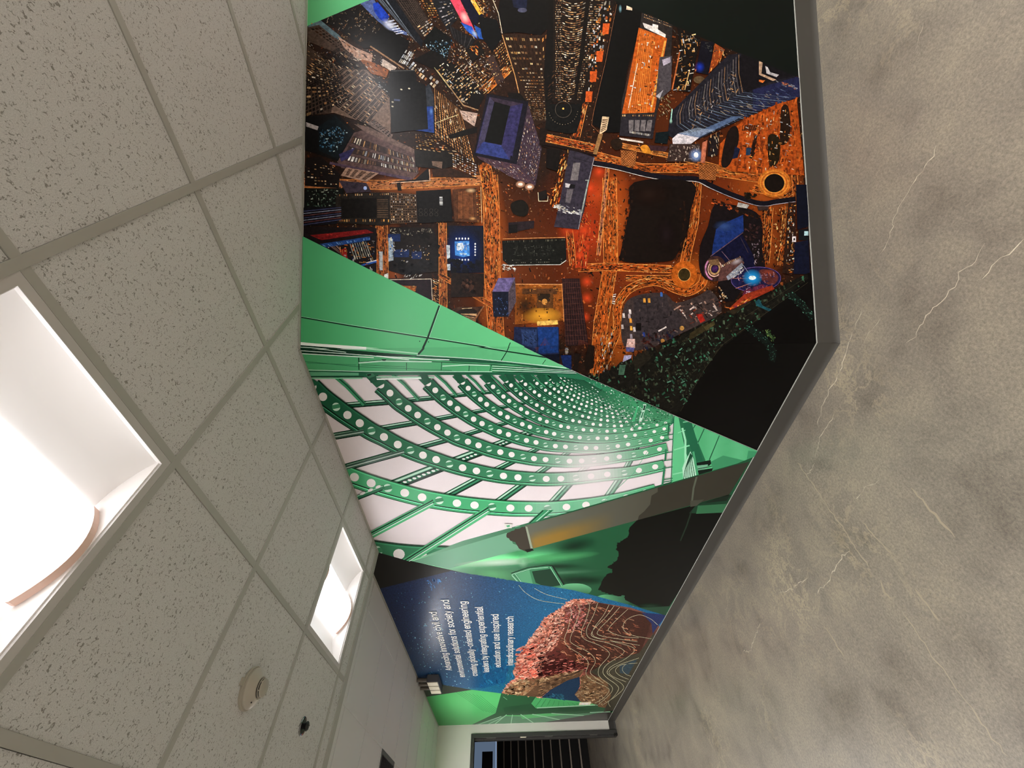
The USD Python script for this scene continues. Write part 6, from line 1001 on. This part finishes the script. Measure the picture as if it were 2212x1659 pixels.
# olive beam with the amber sunset
def beam(v):
    x, y = v[:, 0], v[:, 1]; t_ = np.clip((x - 1130) / 480, 0, 1)[:, None]
    c = np.array([98, 100, 88]) * (1 - t_) + np.array([62, 58, 48]) * t_
    top = 1136 - (x - 1140) * .288; lo = np.clip((y - top - 15) / 22, 0, 1) * np.clip((1330 - x) / 120, 0, 1) * np.clip((x - 1143) / 10, 0.4, 1)
    return c + lo[:, None] * np.array([46, 15, -36])
BEAM = K(8, [(270, 500), (1420, 170), (1930, 20), (2060, -10), (1900, 250), (1170, 455), (340, 680)])
B.poly(BEAM, beam, step=9)
B.poly(K(8, [(1330, 195), (1420, 170), (1930, 20), (2060, -10), (1900, 250), (1170, 455), (1180, 420), (1240, 370), (1200, 410), (1270, 330), (1280, 260), (1330, 230)]), lambda v: np.array([54, 51, 42]) + 0 * v[:, :1], step=40)
B.line(K(8, [(1640, 110), (1615, 200), (1600, 330)]), 4.0, (86, 92, 78)); B.poly(K(8, [(1590, 300), (1700, 290), (1640, 340), (1590, 350)]), (70, 70, 60))
B.poly(Polygon([tuple(np.array(q) + r_.normal(0, .8, 2)) for q in smooth(K(8, [(125, 565), (200, 530), (275, 508), (295, 560), (325, 690), (280, 705), (230, 680), (200, 640), (150, 610)]), 5, True)]).buffer(0), (62, 56, 48)); B.poly(K(8, [(275, 505), (292, 508), (335, 680), (318, 685)]), (150, 160, 140)); B.poly(K(8, [(270, 690), (330, 680), (345, 695), (290, 712)]), (18, 16, 12))
B.build('laboratory_mural', 'dark green mural of a glass beaker and black foliage under an olive beam', 'mural')

# ---------------------------------------------------------------- coral reef print with the mission statement
D = Print(biggest(R_REEF)); rr_ = np.random.default_rng(11)
def sea(v):
    x, y = v[:, 0:1], v[:, 1:2]; t_ = np.clip((x - 850) / 330 + (y - 1350) / 700, 0, 1)
    return np.array([20, 36, 74]) * (1 - t_) + np.array([20, 92, 134]) * t_
D.poly(D.region, sea, step=18)
speck(D, D.region, 420, (.8, 3.2), (.6, 1.6), [.5, 1.2, 2.6], [(60, 110, 160), (80, 150, 190), (50, 90, 140), (120, 190, 215)], 2, .6, (.6, 1.0))
speck(D, K(7, [(380, 700), (800, 750), (900, 1250), (650, 1280), (400, 1000)]), 170, (.8, 3.5), (.7, 1.8), [.4, 1.0], [(120, 190, 215), (170, 220, 235), (60, 120, 170)], 4, .5)
speck(D, K(7, [(500, 350), (640, 380), (560, 460)]), 26, (2, 9), (1, 3), 1.1, [(60, 130, 200), (40, 90, 160)], 5, .3)
D.poly(K(7, [(640, 1240), (980, 1240), (1150, 1195), (1190, 1000), (1240, 980), (1250, 1500), (640, 1500)]), lambda v: np.array([30, 96, 124]) + 0 * v[:, :1], step=None)
speck(D, K(7, [(900, 900), (1230, 1000), (1200, 1230), (950, 1230)]), 120, (2, 9), (1, 3), 1.3, [(20, 90, 140), (36, 120, 160), (24, 70, 120)], 6, .5, (.8, 1.05))
coral = K(7, [(1820, 530), (1700, 535), (1640, 560), (1610, 600), (1560, 625), (1490, 665), (1450, 700), (1440, 760), (1390, 800), (1330, 860), (1320, 920), (1280, 970), (1240, 1010), (1245, 1060), (1215, 1110), (1235, 1160), (1190, 1190), (1150, 1230), (1120, 1280), (1190, 1310), (1420, 1310), (1500, 1260), (1640, 1180), (1740, 1150), (1740, 1200), (1710, 1290), (1750, 1330), (1770, 1370), (1960, 1400), (2100, 1330), (2130, 1120), (2212, 1000), (2400, 800), (2330, 660), (2150, 600), (1900, 560)])
base_c = np.array(coral)
def coralcol(v):
    x, y = v[:, 0], v[:, 1]
    edge = np.array([Polygon(coral).exterior.distance(Point(*q)) for q in v]); t_ = np.clip(edge / 26, 0, 1)[:, None]; low = np.clip((y - 1455) / 22, 0, 1)[:, None] * np.clip((1240 - x) / 60, 0, 1)[:, None]
    c = np.array([214, 132, 110]) * (1 - t_) + np.array([92, 40, 34]) * t_
    far_ = np.clip((x - 1240) / 60, 0, 1)[:, None]; c = c * (1 - .55 * far_) + np.array([46, 26, 20]) * .55 * far_
    return c * (1 - low) + np.array([150, 104, 72]) * low
D.poly(Polygon(coral).buffer(0), coralcol, step=7)
# fringe of polyps: short strokes leaning outwards along the upper edge, then flecks inside
def strokes(outline, n, depth, lr, wr2, ang, pal, seed, bright=(.7, 1.1)):
    g = Polygon(outline).buffer(0); r = np.random.default_rng(seed); L = g.exterior; s_ = r.uniform(0, L.length, n * 2); pts = np.array([L.interpolate(q).coords[0] for q in s_])
    pts = pts[(pts[:, 0] < 1262)][:n]; pts = pts + np.stack([np.cos(ang), np.sin(ang)]) * r.uniform(-.2, depth, len(pts))[:, None] * -1
    l, w, a = r.uniform(*lr, len(pts)) / 2, r.uniform(*wr2, len(pts)) / 2, ang + r.normal(0, .25, len(pts)); d = np.stack([np.cos(a), np.sin(a)], 1); e = np.stack([-d[:, 1], d[:, 0]], 1)
    Q = np.stack([pts + s * d * l[:, None] + u * e * (w * k)[:, None] for s, u, k in ((-1, -1, 1), (1, -1, .45), (1, 1, .45), (-1, 1, 1))], 1); pal = np.array(pal, float)
    D.quads(Q, np.clip(pal[r.integers(0, len(pal), len(pts))] * r.uniform(*bright, (len(pts), 1)), 0, 255))
PINK = [(240, 172, 148), (226, 144, 118), (206, 118, 94), (246, 190, 168), (186, 98, 78)]
upper = K(7, [(1820, 530), (1640, 555), (1440, 720), (1330, 870), (1240, 1010), (1215, 1110), (1235, 1170), (1420, 1150), (1500, 950), (1700, 800), (1900, 600)])
speck(D, upper, 1300, (3, 11), (1.2, 3.2), 2.75, PINK, 12, .35, (.6, 1.08)); D.ink = 'ink_city'; strokes(coral, 700, 5, (4, 9), (1.4, 3), math.radians(205), PINK, 13)
speck(D, K(7, [(1380, 1000), (1500, 960), (1780, 1000), (1800, 1120), (1430, 1150), (1360, 1120)]), 190, (3, 10), (1.5, 3.5), 2.9, [(60, 14, 14), (40, 10, 12), (88, 22, 20)], 14, .3); D.glow(K(7, [(1520, 1060)])[0], 45, 16, (52, 14, 14), .85, rot=-.15)
speck(D, K(7, [(1240, 930), (1420, 860), (1400, 1150), (1240, 1180)]), 180, (5, 13), (1.5, 3.5), 2.85, [(250, 140, 116), (226, 100, 80), (244, 168, 148)], 15, .25)
D.poly(K(7, [(1620, 600), (1900, 560), (2330, 660), (2212, 1000), (2000, 1100), (1820, 1090), (1640, 1000), (1560, 900), (1620, 760)]), lambda v: np.array([62, 30, 22]) + np.clip((1250 - v[:, 0:1]) / 40, 0, 1) * np.array([46, 22, 16]), step=12)
speck(D, K(7, [(1560, 640), (1900, 580), (2200, 700), (2180, 980), (1820, 1080), (1560, 950)]), 420, (4, 13), (.9, 2.2), .32, [(206, 128, 92), (150, 82, 58), (110, 56, 40), (84, 40, 30), (230, 160, 120)], 16, .3, (.5, 1.0))
speck(D, K(7, [(1620, 600), (1800, 560), (1800, 760), (1640, 800)]), 150, (3, 7), (2, 4), 2.6, [(196, 130, 124), (170, 96, 88), (150, 70, 58)], 17, .5); speck(D, K(7, [(1440, 1010), (1800, 990), (1800, 1130), (1450, 1150)]), 60, (3, 10), (.8, 1.8), 2.95, [(200, 110, 100), (240, 160, 140)], 18, .2)
TAN = [(196, 160, 116), (168, 128, 90), (132, 96, 66), (214, 182, 140), (110, 78, 54)]
speck(D, K(7, [(1240, 1170), (1420, 1160), (1780, 1090), (1640, 1180), (1420, 1300), (1190, 1310), (1120, 1275)]), 420, (4, 10), (1.4, 3.4), 2.9, TAN, 19, .3, (.65, 1.0)); D.poly(K(7, [(1420, 1200), (1620, 1140), (1780, 1090), (1740, 1150), (1640, 1180), (1500, 1260), (1420, 1310), (1290, 1310)]), (96, 70, 50)); speck(D, K(7, [(1420, 1200), (1780, 1090), (1640, 1180), (1420, 1310)]), 110, (4, 10), (1.2, 2.6), 2.9, [(120, 90, 64), (80, 56, 40), (150, 116, 84)], 20)
D.poly(K(7, [(1740, 1150), (1640, 1180), (1500, 1260), (1430, 1320), (1780, 1390), (1750, 1340), (1710, 1290), (1745, 1220)]), (30, 52, 76)); speck(D, K(7, [(1480, 1290), (1600, 1290), (1640, 1350), (1460, 1330)]), 60, (3, 8), (1, 3), .3, [(50, 110, 130), (40, 90, 116)], 21)
D.poly(K(7, [(1745, 1150), (1800, 1130), (1990, 1180), (2080, 1330), (1960, 1400), (1770, 1370), (1700, 1290), (1750, 1230)]), (112, 80, 54)); speck(D, K(7, [(1745, 1150), (1800, 1130), (1960, 1200), (1960, 1380), (1770, 1370), (1710, 1290), (1750, 1230)]), 230, (3, 9), (1.2, 3), .1, TAN, 22, .4, (.55, .95))
D.poly(K(7, [(1950, 1040), (2212, 960), (2330, 800), (2400, 1000), (2150, 1400), (1930, 1430), (1990, 1300), (1960, 1190), (1820, 1110)]), (62, 58, 46)); D.poly(K(7, [(2060, 1060), (2200, 1010), (2130, 1130), (2060, 1120)]), (46, 66, 78))
D.poly(K(8, [(1200, 1190), (1400, 1210), (1330, 1300), (1290, 1360), (1280, 1280)]), (32, 44, 92))
lay = D.layer
LNS = [K(7, [(1800, 545), (1820, 590), (1790, 700), (1755, 790), (1780, 850), (1900, 900), (1970, 950), (1970, 990), (1900, 1070), (1890, 1130), (1920, 1170), (1990, 1220), (2000, 1260), (1960, 1310), (1890, 1370)]),
       K(7, [(1885, 560), (1850, 660), (1800, 760), (1800, 820), (1840, 850), (1960, 880), (2080, 930), (2080, 970), (1960, 1050), (1925, 1110), (1960, 1160), (2030, 1210), (2050, 1250), (2000, 1320), (1930, 1370)]),
       K(7, [(1975, 575), (1930, 660), (1850, 770), (1860, 830), (2010, 870), (2150, 910), (2175, 945), (2100, 1010), (1990, 1070), (1960, 1120), (2010, 1160), (2080, 1210), (2085, 1250), (2020, 1310), (1970, 1350), (1985, 1390)]),
       K(7, [(2060, 595), (1985, 680), (1890, 780), (1900, 820), (2060, 850), (2200, 870)]), K(7, [(2125, 610), (2040, 690), (1975, 760), (1980, 790), (2090, 830), (2212, 840)]), K(7, [(2015, 585), (1950, 670), (1840, 790), (1870, 840), (2100, 880), (2220, 900)]),
       K(7, [(1660, 590), (1675, 640), (1650, 760), (1620, 850), (1650, 910), (1760, 980), (1810, 1040), (1790, 1120), (1830, 1170), (1950, 1230), (1975, 1260), (1930, 1320), (1860, 1360)]),
       K(7, [(1725, 570), (1740, 630), (1700, 750), (1665, 850), (1690, 890), (1820, 960), (1865, 1030), (1825, 1110), (1860, 1150), (1930, 1200)]),
       K(8, [(1330, 1290), (1270, 1240), (1180, 1210), (1080, 1250), (1055, 1320), (1120, 1370), (1280, 1400)]), K(8, [(1270, 1050), (1200, 1130), (1130, 1140)]),
       K(7, [(2130, 1045), (2060, 1060), (2025, 1100), (2060, 1140), (2130, 1170)]), K(7, [(2200, 1040), (2110, 1050), (2080, 1090), (2110, 1130), (2150, 1145)]), K(7, [(2212, 1000), (2040, 1060), (1975, 1110), (2010, 1150), (2110, 1190)]),
       K(7, [(1255, 420), (1310, 480), (1420, 540), (1620, 570)]), K(7, [(1380, 445), (1480, 495), (1640, 535)])]
for L in LNS: D.layer = lay; D.line(smooth(L, 6), 1.05, (172, 168, 138))
D.layer = lay + 1
# lettering: laid flat on the wall, reading away from the door end towards the viewer
rf = D.build('reef_mural', 'blue mural of pink coral with pale contour lines and a white mission statement', 'mural')
M['letter'] = plain('white_lettering', (236, 234, 232), 0.4)
LINES = [('Advancing innovative civil and', (705, 1097), (624, 628)), ('environmental solutions for society and', (812, 1152), (718, 532)), ('creating globally-oriented engineering', (915, 1142), (856, 545)),
         ('leaders by integrating experiential', (1012, 1112), (977, 587)), ('education and use inspired', (1108, 1073), (1098, 648)), ('interdisciplinary research', (1203, 1057), (1220, 666))]
TXT = []
for txt, a, b in LINES:
    w = to_wall(K(7, [a, b]), 'A', 0.0); y0, z0, y1, z1 = w[0][1], w[0][2], w[1][1], w[1][2]; z0 = z1 = (z0 + z1) / 2
    tm = meshkit.text_mesh(txt, 0.1, 0.0012, bold=True); wd = tm.bounds[1][0]
    cap = TEXT_CAP; v = np.array(tm.vertices); u = v[:, 0] / wd
    out = np.stack([XW - 0.0028 - v[:, 2], y0 + (y1 - y0) * u, z0 + v[:, 1] / 0.1 * cap], 1)
    TXT.append(trimesh.Trimesh(out, np.array(tm.faces), process=False))
part('lettering', cat(*TXT), M['letter'], rf, label='white mission statement in six lines', kind='stuff')

# ---------------------------------------------------------------- green bridge print by the door, and the dark sliver beside it
fd = Print(biggest(R_FAR_DARK)); fd.poly(fd.region, (34, 38, 32)); fd.build('dark_sliver_mural', 'dark sliver of the wall print behind the junction box', 'mural')
E_ = Print(biggest(R_FAR))
E_.poly(E_.region, lambda v: np.array([64, 150, 82]) + np.clip((v[:, 0:1] - 960) / 90, -1, 1) * np.array([18, 24, 18]), step=20)
for q in range(8): E_.line(K9([(380 + q * 40, 340 + q * 8), (700 + q * 30, 560 + q * 6)]), .8, (44, 118, 64)); E_.layer -= 1
E_.layer += 1
E_.poly(K9([(880, 370), (1240, 410), (1190, 480), (1200, 520), (1250, 530), (2010, 480), (2020, 570), (1900, 600), (1400, 580), (1060, 600), (940, 600), (540, 715), (820, 580)]), (40, 84, 52))
E_.poly(K9([(540, 715), (900, 610), (1080, 612), (1100, 640), (1500, 600), (1900, 570), (1600, 640), (1230, 690), (800, 712)]), (76, 128, 92)); E_.poly(K9([(900, 520), (1190, 480), (1240, 530), (1600, 520), (1900, 540), (1400, 580), (920, 590)]), (34, 74, 46))
E_.poly(K9([(1190, 480), (1240, 415), (1700, 470), (1700, 490), (1900, 492), (1250, 530)]), (70, 156, 92))
for q in range(9): E_.line(K9([(1230 + q * 60, 520 - q * 3), (1300 + q * 45, 425 + q * 7)]), .7, (40, 104, 60)); E_.layer -= 1
E_.layer += 1
for a, b, w in (((935, 595), (790, 710), 1.6), ((995, 595), (978, 705), 1.8), ((1080, 592), (1225, 688), 1.8), ((1200, 590), (1490, 648), 1.8), ((1400, 582), (1740, 605), 1.6), ((880, 612), (600, 712), 1.2), ((900, 620), (700, 715), 1.2), ((1250, 525), (1890, 493), 2.2), ((1800, 572), (2010, 565), 1.8), ((900, 410), (940, 440), .8)):
    E_.line(K9([a, b]), w, (150, 196, 160)); E_.layer -= 1
E_.layer += 1
E_.poly(K9([(1230, 690), (1950, 570), (2030, 570), (2000, 680)]), (52, 50, 46))
E_.build('bridge_mural', 'green mural of a sweeping cable bridge at the door end of the long wall', 'mural')
